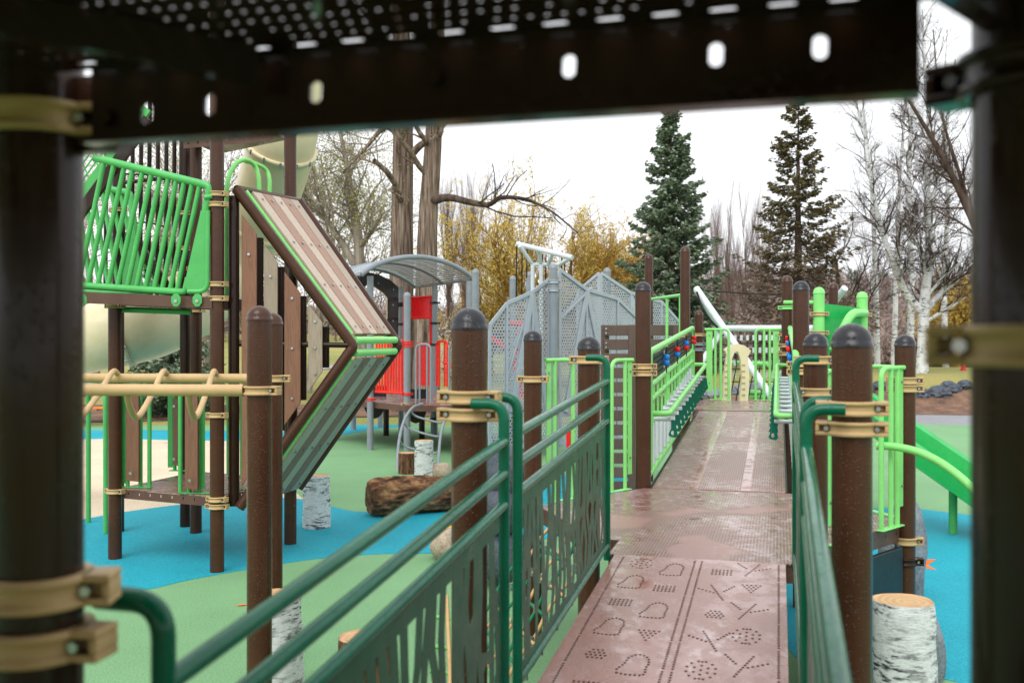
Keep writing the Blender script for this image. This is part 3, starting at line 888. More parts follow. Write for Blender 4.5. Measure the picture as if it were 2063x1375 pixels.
guard(*along('RR', 'FR', .12, .44), Z_HEX, 1.935, 'lime guard wing beside the post in front of the slide', 3)
guard(*along('RR', 'BR', .12, .46), Z_HEX, 1.93, 'lime guard wing half hidden behind the one by the slide', 3)
guard(*along('FR', 'RR', .12, .36), Z_HEX, 1.93, 'lime guard wing mostly hidden behind the thick right post', 2)
guard(wuv(-1.07, 15.15), wuv(-.72, 15.15), Z_TOP, 2.28, 'lime gate wing left of the cream arch on the far landing', 3, plate=.09, r=.02)
guard(wuv(.03, 15.15), wuv(-.33, 15.15), Z_TOP, 2.28, 'lime gate wing right of the cream arch on the far landing', 3, plate=.09, r=.02)
# lime rail on the far landing's left side
lr = empty('lime_rail', W(-1.3, 13.1, Z_TOP), 'flat topped lime rail between the two slim brown posts on the far left', 'railing')
pa, pb = at(1300, 604, 14.6), at(1374, 594, 12.95)
rail('top_rail', [pa, pb], .022, 'lime', lr)
for t in (.12, .62, .96):
    q = pa.lerp(pb, t); rail('baluster', [q, Vector((q.x, q.y, Z_TOP))], .02, 'lime', lr)

# ---- activity railings on the second ramp
def activity(u, side, label, chimes=True):
    """side=+1: handrail towards +u"""
    p = empty('activity_railing', W(u, 8.1, deckz(8.1)), label, 'railing', 'lime activity railings of the second ramp')
    v0, v1 = 8.14, 12.35
    Z = lambda v, h: W(u, v, deckz(v) + h)
    rail('top_rail', rounded([Z(v0, .1), Z(v0, 1.06), Z(v1, 1.06), Z(v1, .06)], .04), .028, 'lime', p)
    for h, nm in ((.78, 'middle_rail'), (.66, 'middle_rail'), (.06, 'bottom_rail')):
        rail(nm, [Z(v0, h), Z(v1, h)], .02, 'lime', p)
    n = 14
    for i in range(1, n):
        v = v0 + (v1 - v0) * i / n
        rail('baluster', [Z(v, .06), Z(v, .78)], .011, 'lime', p, 8)
    for i in range(n - 1):
        v = v0 + (v1 - v0) * (i + .55) / n; L = .34 + .012 * i
        rail('chime_bar', [Z(v, .12) + EU * side * .01, Z(v, .12 + L) + EU * side * .01], .02, 'silver', p, 8)
    # play panels with coloured beads between the top rails
    for i in range(4):
        va = v0 + .12 + i * 1.02; vb = va + .9
        c = Z((va + vb) / 2, .92); sl = (Z_TOP - Z_HEX) / 4.8
        e = (EV + EZ * sl).normalized()
        hs_ = []
        for a in range(22):
            for b in range(4): 
                x, y = -.42 + a * .04, -.07 + b * .045; hs_.append([(x - .012, y - .012), (x + .012, y - .012), (x + .012, y + .012), (x - .012, y + .012)])
        pn = MB().sheet([(-.45, -.1), (.45, -.1), (.45, .1), (-.45, .1)], hs_, c, e, EZ, .004).build('mesh_panel', 'black', p)
        rail('bead_rod', [c + e * .44 + EZ * .12 + EU * side * .03, c + e * .44 - EZ * .12 + EU * side * .03], .006, 'black', p, 6)
        cols = [('blue_bead', 'blue_bead'), ('red', 'blue_bead'), ('blue_bead', 'red'), ('red', 'red')][i]
        for k in range(2):
            q = c + e * .44 + EU * side * .03 + EZ * (.026 - .052 * k)
            MB().lathe([(.001, -.024), (.02, -.024), (.027, -.014), (.027, .014), (.02, .024), (.001, .024)], q, 12).build('bead', cols[k], p)
    # inner handrail with hooked ends and short grey rungs
    h = .60; off = side * .15
    hp = rounded([Z(v0 + .1, h - .05), Z(v0 + .1, h - .05) + EU * off, Z(v1 + .15, h) + EU * off, Z(v1 + .15, h) + EU * 0], .09, 7)
    rail('handrail', hp, .024, 'lime', p)
    for i in range(12):
        v = v0 + .2 + (v1 - v0 - .2) * i / 12
        q = Z(v, h - .11) + EU * off * .1
        rail('rung', [q, q + EU * (off * 1.0)], .017, 'silver', p, 8)
        kk = q + EU * (off * 1.05) - EZ * .005
        # hanging dark green paddle with a finger hole
        pol = [(.62 * a_, .62 * b_) for a_, b_ in [(-.03, .0), (.03, .0), (.045, -.12), (.06, -.2), (.03, -.235), (-.05, -.225), (-.065, -.2), (-.03, -.12)]]
        ring = [(-.006 + .014 * math.cos(a), -.108 + .019 * math.sin(a)) for a in [k2 * math.pi / 4 for k2 in range(8)]]
        tw = R(random.uniform(-14, 14)); e = (EV * .25 + EU)
        e = (e + EZ * math.sin(tw) * .5).normalized(); up = EZ
        MB().sheet(pol, [ring], kk, e, up, .012).build('hanging_paddle', 'key_green', p)
activity(-1.02, 1, 'lime activity railing with coloured beads and dark green paddles left of the second ramp')
activity(.13, -1, 'lime activity railing with beads right of the second ramp seen edge on')
# ================================================================== the tower on the left
T1, T2, T3, T4 = (-3.84, 9.63), (-3.47, 10.93), (-2.69, 9.08), (-2.30, 10.33)
AT = math.atan2(T3[1] - T1[1], T3[0] - T1[0])
post(T1, 2.46, 'brown tower post that ends under the upper deck, left of the others', dome=False, clamps=((.655, AT), (2.445, AT)))
post(T2, 5.2, 'brown tower post standing behind the lower platform', dome=False, clamps=((2.44, AT), (2.9, AT)))
post(T3, 5.2, 'tall brown tower post with many tan clamps beside the slanted climber', dome=False, mat='brown',
     clamps=((.665, AT), (.60, AT + .2), (1.43, AT), (2.49, AT), (2.62, AT), (3.345, AT), (3.44, AT)))
post(T4, 5.2, 'brown tower post rising behind the slanted planks to the cream tube', dome=False, clamps=((.62, AT), (4.27, AT)))
def slab(mb, p00, p10, p11, p01, th):
    n = (Vector(p10) - Vector(p00)).cross(Vector(p01) - Vector(p00)).normalized() * th
    a = [Vector(p00), Vector(p10), Vector(p11), Vector(p01)]; b = [q + n for q in a]
    mb.add(a + b, [(0, 3, 2, 1), (4, 5, 6, 7), (0, 1, 5, 4), (1, 2, 6, 5), (2, 3, 7, 6), (3, 0, 4, 7)])
    return mb
def bolt(mb, p, n, r=.013): mb.tube([p, p + n * .012], r, 8)
# lower platform
lp = empty('tower_platform', (-3.1, 10, .58), 'low dark brown square deck of the tower on the left', 'deck')
V3 = lambda p, z: Vector((p[0], p[1], z))
corners = [T1, T3, T4, T2]
cc = Vector((sum(c[0] for c in corners) / 4, sum(c[1] for c in corners) / 4, 0))
ins = [cc + (Vector((c[0], c[1], 0)) - cc) * .95 for c in corners]
MB().prism([(p.x, p.y) for p in ins], Vector((0, 0, .67)), Vector((1, 0, 0)), Vector((0, 1, 0)), .012).build('deck_plate', 'deck', lp)
for i in range(4):
    a, b = ins[i], ins[(i + 1) % 4]; e = (b - a).normalized(); L = (b - a).length
    a = a + e * .05; L -= .1; sl = []
    for k in range(8):
        cx = L * (k + .5) / 8; sl.append([(cx - .007, .625), (cx + .007, .625), (cx + .007, .65), (cx - .007, .65)])
    MB().sheet([(0, .585), (L, .585), (L, .668), (0, .668)], sl, V3(a, 0), e, EZ, .005).build('skirt', 'brown_beam', lp)
# slanted climber
A0, A1, A2 = at(476, 380, 9.16), at(712, 697, 9.32), at(482, 1022, 9.16)
B0, B1 = at(601, 405, 10.22), at(803, 695, 10.42); B2 = Vector((B0.x, B0.y, .60))
sc = empty('slanted_climber', (A0.x + .5, A0.y + .5, .5), 'arrow shaped brown climber with pale planks sloping out and back', 'climber')
rail('frame_pipe', rounded([A0, A1, A2], .03, 3), .05, 'brown', sc, 16)
rail('frame_pipe', rounded([B0, B1, B2], .03, 3), .05, 'brown', sc, 16)
def bil(P0, Q0, P1, Q1, s, t): return P0.lerp(Q0, s).lerp(P1.lerp(Q1, s), t)
bm_ = MB()
for (P0, Q0, P1, Q1, t0, t1, mats, sg) in ((A0, B0, A1, B1, .015, .93, ('plank_pale', 'plank_pink'), 1), (A1, B1, A2, B2, .075, .985, ('plank_sage', 'plank_umber'), 1)):
    nrm = (Q0 - P0).cross(P1 - P0).normalized()
    if nrm.x < 0: nrm = -nrm
    off = nrm * .035
    s0, s1 = .17, .93
    for i in range(5):
        a = s0 + (s1 - s0) * i / 5 + .0065; b = s0 + (s1 - s0) * (i + 1) / 5 - .0065
        q = [bil(P0, Q0, P1, Q1, a, t0) + off, bil(P0, Q0, P1, Q1, b, t0) + off, bil(P0, Q0, P1, Q1, b, t1) + off, bil(P0, Q0, P1, Q1, a, t1) + off]
        mb = slab(MB(), *q, .03)
        mb.build('plank', mats[i % 2], sc, bevel=.004)
        nn = (q[1] - q[0]).cross(q[3] - q[0]).normalized()
        face = .031 if nn.dot(nrm) > 0 else .001
        for t in (.05, .35, .65, .95):
            c = (q[0] + q[1]) / 2; d = (q[3] + q[2]) / 2
            bolt(bm_, c.lerp(d, t) + nrm * face, nrm, .012)
    for s in (.095,):
        rail('edge_tube', [bil(P0, Q0, P1, Q1, s, t0) + nrm * .02, bil(P0, Q0, P1, Q1, s, t1) + nrm * .02], .02, 'lime', sc)
bm_.build('bolt', 'steel', sc, kind='stuff')
n1 = (A1 - A0).normalized(); n2 = (A2 - A1).normalized()
rail('cross_tube', [bil(A0, B0, A1, B1, .04, .963) + Vector((.03, 0, 0)), bil(A0, B0, A1, B1, .93, .963) + Vector((.03, 0, 0))], .036, 'lime', sc, 14)
rail('cross_tube', [bil(A1, B1, A2, B2, .04, .042) + Vector((.03, 0, 0)), bil(A1, B1, A2, B2, .93, .042) + Vector((.03, 0, 0))], .036, 'lime', sc, 14)
rail('top_bar', [A0, B0], .034, 'brown', sc)
rail('inner_post', [at(471, 395, 9.2), at(471, 1018, 9.2)], .05, 'brown_dark', sc, 14)
rail('inner_post', [V3((B0.x - .06, B0.y), 3.5), V3((B0.x - .06, B0.y), .62)], .05, 'brown_dark', sc, 14)
rail('tie_bar', [at(474, 692, 9.22), at(706, 695, 9.3)], .026, 'brown_dark', sc)
# upright planks filling its near side
for i, (x0, x1, m) in enumerate(((488, 518, 'plank_brown'), (533, 560, 'plank_grey'), (574, 606, 'plank_brown'), (622, 650, 'plank_grey'))):
    up = lambda x: 380 + (x - 476) * (317 / 236) + 36
    dn = lambda x: 1022 - (x - 482) * (325 / 230) - 36
    Yp = 9.14 + .0007 * (x0 - 476)
    q = [at(x0, dn(x0), Yp), at(x1, dn(x1), Yp), at(x1, up(x1), Yp), at(x0, up(x0), Yp)]
    slab(MB(), *q, .028).build('side_plank', m, sc, bevel=.004)
    bb = MB()
    for t in (.12, .5, .88):
        c = (q[0] + q[1]) / 2; d = (q[3] + q[2]) / 2; bolt(bb, c.lerp(d, t) - Vector((0, .030, 0)), Vector((0, -1, 0)))
    bb.build('bolt', 'steel', sc, kind='stuff')
    xm = (x0 + x1) / 2 + 12
    rail('inner_post', [at(xm + 8, up(xm + 8), Yp + .25), at(xm + 8, dn(xm + 8), Yp + .25)], .036, 'brown_dark', sc)
# lime hand loops above the climber
hl = empty('hand_loop', at(470, 600, 9.3), 'pair of arched lime hand loops above the slanted climber', 'handle')
rail('loop', spline([at(457, 600, 9.3), at(457, 430, 9.3), at(459, 365, 9.3), at(474, 331, 9.4), at(496, 322, 9.5), at(514, 335, 9.6), at(521, 360, 9.6), at(522, 384, 9.6)], 6), .022, 'lime', hl)
rail('loop', spline([at(492, 324, 9.8), at(515, 330, 10.0), at(536, 342, 10.1), at(543, 362, 10.1), at(543, 392, 10.1)], 6), .022, 'lime', hl)
# upper deck
ud = empty('upper_deck', at(300, 620, 9.6), 'long brown deck edge high on the tower under the lime railing', 'deck')
ua, ub = at(40, 594, 9.45), at(428, 610, 9.02)
MB().beam(ua, ub, .02, .105).build('edge_beam', 'brown_beam', ud)
back = Vector((.37, 1.30, 0))
dk = MB(); slab(dk, ua + EZ * .03, ub + EZ * .03, ub + back + EZ * .03, ua + back + EZ * .03, .02); dk.build('deck_plate', 'brown_dark', ud)
MB().beam(ua + back, ub + back, .02, .105).build('edge_beam', 'brown_beam', ud)
MB().beam(ub + back * .02 + Vector((.02, 0, 0)), ub + back, .02, .1).build('edge_beam', 'brown_beam', ud)
rail('under_tube', [at(240, 623, 9.75), at(385, 628, 9.75)], .03, 'green', ud)
# railings with slanting balusters
def slant_railing(Y0, Y1, top, tops, bottoms, bot, label, dx=0.0, sub=0):
    Yf = lambda x: Y0 + (Y1 - Y0) * (x - 160) / 260.0
    p = empty('slanted_railing', at(300, 590, (Y0 + Y1) / 2), label, 'railing', 'green railings with slanting bars')
    P = lambda x, y: at(x, y, Yf(x))
    rail('top_rail', rounded([P(*q) for q in top], .12, 6), .036, 'green', p, 14)
    rail('bottom_rail', rounded([P(*q) for q in bot], .10, 6), .034, 'green', p, 14)
    ty = lambda x: np.interp(x, [q[0] for q in top[:-1]], [q[1] for q in top[:-1]])
    by = lambda x: np.interp(x, [q[0] for q in bot[:-1]], [q[1] for q in bot[:-1]])
    for a, b in zip(tops, bottoms):
        rail('baluster', [P(a, float(ty(a))), P(b, float(by(b)))], .0225, 'green', p, 10)
    return p
tops = [210, 230, 251, 268, 288, 306, 324, 340, 356, 372, 388, 403]; bots = [157, 176, 196, 217, 236, 256, 274, 292, 310, 326, 342, 356]
pR = slant_railing(9.4, 9.05, [(190, 318), (228, 327), (405, 370), (424, 376), (405, 470)], tops, bots, [(60, 570), (165, 575), (362, 588), (374, 588), (380, 560)], 'bright green railing of slanting bars in front on the upper deck')
mb = MB()
for x in (166, 355, 398):
    c = at(x, 604, 9.02); o8 = [(.045 * math.cos(a), .062 * math.sin(a)) for a in [i * math.pi / 4 + math.pi / 8 for i in range(8)]]
    MB().prism(o8, c, Vector((1, 0, 0)), EZ, .012).build('tab', 'green', pR)
    bolt(mb, c + Vector((0, -.012, -.01)), Vector((0, -1, 0)), .016)
mb.build('bolt', 'steel', pR, kind='stuff')
slant_railing(10.75, 10.45, [(100, 362), (165, 372), (243, 385), (262, 388), (272, 470)], [118, 135, 152, 169, 186, 205, 224, 242], [150, 167, 184, 202, 220, 240, 262, 285], [(90, 583), (165, 586), (290, 592), (302, 592), (308, 570)], 'bright green railing with bars slanting the other way behind the front one')
fp = empty('fin_plate', at(400, 585, 9.03), 'green triangular sheet plate beside the tall tower post', 'panel')
f = lambda x, y: ((at(x, y, 9.03) - at(400, 500, 9.03)).x, (at(x, y, 9.03) - at(400, 500, 9.03)).z)
MB().prism([f(377, 583), f(372, 572), f(405, 424), f(418, 424), f(418, 583)], at(400, 500, 9.03), Vector((1, 0, 0)), EZ, .008).build('plate', 'green', fp)
rail('edge_tube', rounded([at(378, 587, 9.02), at(417, 587, 9.02), at(419, 424, 9.02)], .08, 6), .022, 'green', fp)
MB().tube([at(412, 398, 9.02), at(428, 395, 9.02)], .022).build('spigot', 'green', fp)
f2 = empty('fin_plate', at(265, 585, 10.5), 'green triangular sheet plate half hidden behind the slanting bars', 'panel')
MB().prism([((at(x, y, 10.5) - at(265, 585, 10.5)).x, (at(x, y, 10.5) - at(265, 585, 10.5)).z) for x, y in ((245, 583), (258, 436), (268, 436), (290, 583))], at(265, 585, 10.5), Vector((1, 0, 0)), EZ, .008).build('plate', 'green', f2)
# tall pipe wall behind
pw = empty('pipe_wall', at(310, 600, 11.4), 'wall of tall thin dark brown pipes behind the green railing', 'barrier')
for i, x in enumerate((215, 232, 250, 268, 285, 302, 319, 336, 352, 366)):
    rail('pipe', [at(x, 200, 11.4), at(x - 3, 606, 11.4)], .024, 'brown_dark', pw, 10)
rail('cross_bar', [at(245, 368, 11.35), at(338, 358, 11.35)], .024, 'brown', pw)
for i, (x, Yp) in enumerate(((238, 11.0), (374, 11.3))):
    post(px2w(x, Yp), 5.2, ['dark tower post at the left end of the pipe wall', 'dark tower post at the right end of the pipe wall'][i], dome=False, mat='brown_dark', clamps=((3.15, AT), (3.55, AT)))
rp = empty('climbing_rope', at(300, 560, 11.2), 'black climbing ropes hanging in front of the pipe wall', 'rope')
for pts in ([(252, 331), (285, 338), (300, 352), (322, 366)], [(299, 280), (297, 400), (292, 560)], [(338, 285), (333, 420), (330, 590)], [(270, 450), (296, 448), (330, 456)], [(285, 500), (310, 515), (340, 522)], [(250, 350), (290, 352), (340, 348)]):
    rail('rope', spline([at(x, y, 11.15) for x, y in pts], 5), .011, 'rope', rp, 6)
# diagonal net frames
nf = empty('net_frame', at(200, 400, 9.6), 'sloping brown and green beam with a wire net at the upper left', 'climber')
MB().beam(at(120, 486, 9.6), at(300, 240, 9.6), .06, .10).build('beam', 'brown_dark', nf)
MB().beam(at(118, 462, 9.62), at(296, 218, 9.62), .05, .10).build('beam', 'green', nf)
for i in range(5):
    a = at(110 + i * 4, 440 - i * 22, 9.66); rail('net_wire', [a, a + (at(296, 218, 9.6) - at(118, 462, 9.6))], .008, 'green', nf, 6)
for i in range(8):
    a = at(150 + i * 18, 424 - i * 25, 9.62); rail('net_wire', [a, a + Vector((-.25, .1, .5))], .008, 'green', nf, 6)
n2_ = empty('net_frame', at(310, 590, 11.0), 'sloping brown beam with a wire net seen through the green bars', 'climber')
MB().beam(at(262, 470, 11.0), at(362, 615, 11.0), .05, .10).build('beam', 'brown_dark', n2_)
MB().beam(at(252, 470, 11.05), at(352, 615, 11.05), .04, .07).build('beam', 'green', n2_)
for i in range(9):
    a = at(250 + i * 10, 480 + i * 14, 11.0); rail('net_wire', [a, a + Vector((-.35, .0, -.12))], .006, 'green', n2_, 5)
for i in range(5):
    a = at(245 - i * 8, 480 + i * 2, 11.02); rail('net_wire', [a, a + (at(352, 615, 11) - at(252, 470, 11))], .006, 'green', n2_, 5)
MB()
tb = empty('roof_deck', at(470, 280, 11), 'slotted brown deck edge at the top of the tower', 'deck')
a_, b_ = at(370, 290, 10.6), at(545, 274, 10.5); e_ = (b_ - a_); L_ = e_.length; e_.normalize()
MB().sheet([(0, -.05), (L_, -.05), (L_, .06), (0, .06)], [[(L_ * (k + .5) / 9 - .008, -.012), (L_ * (k + .5) / 9 + .008, -.012), (L_ * (k + .5) / 9 + .008, .02), (L_ * (k + .5) / 9 - .008, .02)] for k in range(9)], a_, e_, EZ, .006).build('edge_beam', 'brown_beam', tb)
slab(MB(), a_ + EZ * .06, b_ + EZ * .06, b_ + EZ * .06 + Vector((.05, .5, 0)), a_ + EZ * .06 + Vector((.1, .9, 0)), .02).build('deck_plate', 'brown_dark', tb)
# cream tube slide
ts = empty('tube_slide', at(420, 760, 12.2), 'big cream plastic tube slide winding down behind the tower', 'slide')
path = spline([at(585, 120, 11.6), at(578, 210, 11.7), at(568, 285, 11.8), at(548, 360, 12.2), at(520, 440, 12.7), at(470, 530, 12.9), at(408, 598, 12.5), at(330, 645, 12.0), at(250, 668, 11.7), at(150, 690, 11.8), at(30, 745, 12.4), at(-60, 850, 12.8)], 8)
def tube_seg(i0, i1): MB().tube(path[i0:i1 + 1], .40, 32, cap=False).build('tube_section', 'cream', ts)
L_ = len(path) - 1
cuts = [0, 17, 33, 50, 64, 76, L_]
for a, b in zip(cuts[:-1], cuts[1:]): tube_seg(a, b)
for c in cuts[1:-1]:
    p, d = path[c], (path[c + 1] - path[c - 1]).normalized()
    fl = MB().tube([p - d * .025, p - d * .024, p + d * .024, p + d * .025], [.40, .44, .44, .40], 36, cap=False).build('flange', 'cream', ts)
    bb = MB(); x, y = perp(d)
    for k in range(14):
        a = 2 * math.pi * k / 14; q = p + (x * math.cos(a) + y * math.sin(a)) * .44
        bb.tube([q - d * .03, q + d * .03], .012, 6)
    bb.build('bolt', 'steel', fl, kind='stuff')
# plank guards on the low platform
def plank_guard(x0, x1, y0, y1, Y, label, left=True, m='plank_brown'):
    p = empty('plank_guard', at((x0 + x1) / 2, y1 + 20, Y), label, 'guard', 'plank and lime guards on the low platform')
    a, b = at(x0, y1, Y), at(x1, y1 + 2, Y - .03); h = (at(x0, y0, Y) - a)
    q = [a, b, b + h, a + h]
    slab(MB(), *q, -.03).build('plank', m, p, bevel=.004)
    bb = MB()
    for t in (.1, .88): bolt(bb, ((q[0] + q[1]) / 2).lerp((q[3] + q[2]) / 2, t) - Vector((0, .036, 0)), Vector((0, -1, 0)), .016)
    bb.build('bolt', 'steel', p, kind='stuff')
    wpx = x1 - x0
    sx = -1 if left else 1
    zb = .69
    for k, xx in enumerate((x0 + 4, x1 + 4, x1 + 22) if left else (x0 - 9, x0 + 9, x1 + 3)):
        t = at(xx, y0 - 8, Y + .06); rail('bar', [V3((t.x, t.y), zb), t], .02, 'green', p)
    e = at(x0 - 5, y1, Y + .07) if left else at(x1 + 9, y1, Y + .07)
    MB().box(Vector((e.x, e.y, 1.15)), .055, .012, .86).build('side_plate', 'green', p, bevel=.003)
    f0 = at(x0 - 6, y1 + 20, Y + .05); f1 = at(x1 + 26, y1 + 20, Y + .02)
    MB().beam(V3(f0, zb), V3(f1, zb), .06, .008).build('foot', 'green', p)
plank_guard(253, 279, 795, 968, 9.62, 'brown plank and lime bars at the left corner of the low platform', True)
plank_guard(372, 398, 795, 984, 9.25, 'brown plank and lime bars beside the tall tower post', False)
plank_guard(348, 358, 800, 936, 10.85, 'narrow plank and lime bars at the back of the low platform', True)
bk = empty('plank_guard', at(450, 950, 10.5), 'lime bar guard at the back right of the low platform', 'guard', 'plank and lime guards on the low platform')
for x in (446, 460, 487): t = at(x, 780, 10.55); rail('bar', [V3(t, .69), t], .02, 'green', bk)
# thin green hoop beside the tower
hp = empty('ground_hoop', gnd(195, 1064), 'thin green hoop standing on the blue rubber at the left pillar', 'hoop')
q0, q1 = gnd(178, 1053), gnd(213, 1075)
rail('hoop_tube', rounded([q0, V3(q0, 1.47), V3(q0.lerp(q1, .15), 1.6), V3(q0.lerp(q1, .85), 1.6), V3(q1, 1.47), q1], .12, 5), .028, 'green', hp)
# ---- overhead bars
M1, M2 = px2w(522.5, 5.1), px2w(549, 6.4)
post(M1, 2.285, 'brown round topped post at the end of the tan overhead bars, nearest the camera', cap='brown', clamps=((1.85, 2.9),))
post(M2, 2.285, 'brown round topped post directly behind the overhead bar post', cap='brown', clamps=((1.862, .1),))
mk = empty('overhead_bars', (-2, 5.6, 1.8), 'tan horizontal ladder of two pipes with hanging loop rungs', 'climber')
d1 = Vector((-1, .06, 0)).normalized()
ma = Vector((M1[0] - .08, M1[1], 1.85)); mb2 = Vector((M2[0] - .08, M2[1], 1.862))
rail('side_pipe', [ma, ma + d1 * 2.6], .031, 'tan', mk, 18)
rail('side_pipe', [mb2, mb2 + d1 * 2.6], .031, 'tan', mk, 18)
for k in range(7):
    s = .19 + .325 * k
    b = mb2 + d1 * (s + .1) + EZ * .03; a = ma + d1 * (s + .1) + EZ * .0
    m = a.lerp(b, .5)
    rail('loop_rung', spline([b, b.lerp(a, .12) + EZ * .02, b.lerp(a, .4) - EZ * .08, m.lerp(a, .35) - EZ * .16, a.lerp(b, .18) - EZ * .165, a.lerp(b, .06) - EZ * .09, a - EZ * .02], 5), .0175, 'tan', mk, 10)
# ================================================================== red and grey play structure
AR = .4
RP = {}
def grey_post(px, Y, py, label, clamps=(), r=PR, mat='grey', dome=True):
    return post(px2w(px, Y), HC + (CY - py) / FPX * Y, label, mat=mat, cap=mat, dome=dome, clamps=clamps, r=r)
grey_post(820, 18.6, 588, 'round topped grey post in front of the red panel', ((2.08, AR, 'red_orange'), (2.02, AR, 'red_orange'), (1.12, AR, 'red_orange'), (.93, AR, 'tan')))
grey_post(746, 19.3, 556, 'grey roof post showing between the slanted planks and the red bars', ((.98, AR, 'red_orange'),), dome=False)
grey_post(808, 23.1, 577, 'grey roof post left of the upper red panel', ((2.98, AR, 'black'), (2.93, AR, 'black'), (2.5, AR, 'black'), (1.85, AR, 'black'), (.7, AR, 'black')), dome=False)
grey_post(876, 21.9, 571, 'grey roof post right of the upper red panel', ((2.95, AR, 'black'), (2.5, AR, 'black'), (2.03, AR, 'black'), (.4, AR, 'black')), dome=False)
grey_post(945, 20.3, 566, 'slim grey roof post behind the round topped one at the roof end', dome=False)
grey_post(958, 17.8, 541, 'round topped grey post at the right end of the curved roof')
for i, (px, by, m, l) in enumerate(((778, 877, 'brown_dark', 'brown square looking leg under the red deck, left one'), (850, 885, 'brown_dark', 'brown leg under the red deck behind the birch stump'), (712, 866, 'grey', 'short grey leg under the far left of the red deck'), (766, 861, 'grey', 'short grey leg behind the brown one under the red deck'), (873, 871, 'grey', 'short grey leg at the right under the red deck'), (672, 886, 'grey', 'short grey leg beside the foot of the slanted planks'), (1018, 905, 'grey', 'grey leg under the deck right of the arched ladder'))):
    q = gnd(px, by); post((q.x, q.y), .9, l, mat=m, dome=False)
rd = empty('red_deck', at(850, 820, 20), 'wet reddish brown deck of the red and grey play structure', 'deck')
dp = [px2w(*p) for p in ((640, 21), (748, 19.4), (818, 18.45), (930, 18.2), (1110, 17.6), (1120, 21), (900, 22.8), (700, 23.4))]
MB().prism(dp, Vector((0, 0, .90)), Vector((1, 0, 0)), Vector((0, 1, 0)), .03).build('deck_plate', 'deck', rd)
for a, b in zip(dp[:-1], dp[1:5]):
    MB().beam(V3(a, .865), V3(b, .865), .012, .11).build('skirt', 'brown_beam', rd)
# curved roof
rf = empty('curved_roof', at(850, 560, 21), 'curved grey roof of slotted metal sheets over the red structure', 'roof')
FL_, FR_ = at(728, 551, 18.9), at(955, 562, 20.5)
ax = Vector((-.75, 1.45, 0))
def arcpt(k, t):
    a = FL_ + ax * k; b = FR_ + ax * k; b.z = a.z = 3.37
    m = a.lerp(b, t); m.z += .40 * (1 - (2 * t - 1) ** 2) ** .85 if 0 < t < 1 else 0
    return m
for k in (0, 1, 2):
    rail('arch_tube', [arcpt(k, t / 24) for t in range(-0, 25)], .05 if k != 1 else .04, 'grey', rf, 12)
for k in (0, 1):
    mb = MB(); N = 44
    for i in range(N):
        t0, t1 = i / N, (i + .62) / N
        slab(mb, arcpt(k, t0), arcpt(k, t1), arcpt(k + 1, t1), arcpt(k + 1, t0), .006)
    for kk in (.05, .35, .65, .95):
        mb.tube([arcpt(k + kk, t / 20) for t in range(21)], .012, 6)
    mb.build('slotted_sheet', 'grey_sheet', rf)
for t in (.0, 1.0):
    rail('eave_bar', [arcpt(0, t), arcpt(2, t)], .025, 'grey', rf)
# black window panel
bp = empty('window_panel', at(760, 680, 21.8), 'black panel with a rounded window opening under the curved roof', 'panel')
P0 = at(716, 680, 21.5); ex = (at(802, 680, 22.9) - P0); ex.z = 0; Lp = ex.length; ex.normalize()
k_px = Lp / 86.0
fx = lambda x: (x - 716) * k_px
fz = lambda y: (680 - y) / FPX * 22.1
win = [(fx(x), fz(y)) for x, y in ((731, 580), (737, 573), (752, 577), (770, 588), (779, 598), (779, 640), (774, 646), (737, 646), (731, 640))]
MB().sheet([(fx(x), fz(y)) for x, y in ((716, 676), (800, 676), (801, 575), (785, 562), (760, 552), (735, 549), (716, 552))], [win], P0, ex, EZ, .03).build('sheet', 'black', bp)
rail('window_trim', [P0 + ex * p[0] + EZ * p[1] - Vector((0, .02, 0)) for p in win + win[:1]], .012, 'cream', bp, 6)
bb = MB()
for x, y in ((722, 560), (760, 570), (791, 580), (790, 612), (790, 645), (724, 620), (724, 655)):
    c = P0 + ex * fx(x) + EZ * fz(y); bb.tube([c - Vector((0, .04, 0)), c], .03, 8)
bb.build('bolt', 'steel', bp, kind='stuff')
# red panels
rg = empty('red_panel_frame', at(840, 770, 22.4), 'tall red frame with a solid red panel at its top', 'panel')
Pa, Pb = Vector((*px2w(813, 22.95), 0)), Vector((*px2w(869, 22.0), 0))
def rp(t, z): q = Pa.lerp(Pb, t); q.z = z; return q
Zp = lambda y, Y=22.4: HC + (CY - y) / FPX * Y
for t in (0.02, .98): rail('side_tube', [rp(t, .95), rp(t, Zp(598))], .03, 'red', rg)
for y in (599, 640): rail('cross_tube', [rp(.02, Zp(y)), rp(.98, Zp(y))], .03, 'red', rg)
slab(MB(), rp(.3, Zp(638)), rp(.97, Zp(638)), rp(.97, Zp(600)), rp(.3, Zp(600)), .01).build('sheet', 'red', rg)
slab(MB(), rp(.5, Zp(776)), rp(.93, Zp(776)), rp(.93, Zp(690)), rp(.5, Zp(690)), .01).build('sheet', 'red', rg)
def bars(name, label, x0, Y0, x1, Y1, yt, yb, n, mat, r=.02, cat='railing', group='red railings of the play structure', hook=False):
    p = empty(name, at((x0 + x1) / 2, yb, (Y0 + Y1) / 2), label, cat, group)
    a, b = Vector((*px2w(x0, Y0), 0)), Vector((*px2w(x1, Y1), 0)); zt, zb = Zp(yt, (Y0 + Y1) / 2), Zp(yb, (Y0 + Y1) / 2)
    if hook: rail('top_rail', rounded([V3(a, zb), V3(a, zt), V3(b, zt), V3(b, zb)], .12), r * 1.2, mat, p)
    else:
        rail('top_rail', [V3(a, zt), V3(b, zt)], r * 1.25, mat, p); rail('bottom_rail', [V3(a, zb), V3(b, zb)], r * 1.25, mat, p)
    for i in range(n):
        q = a.lerp(b, (i + .5) / n); rail('baluster', [V3(q, zb), V3(q, zt)], r, mat, p, 8)
    return p
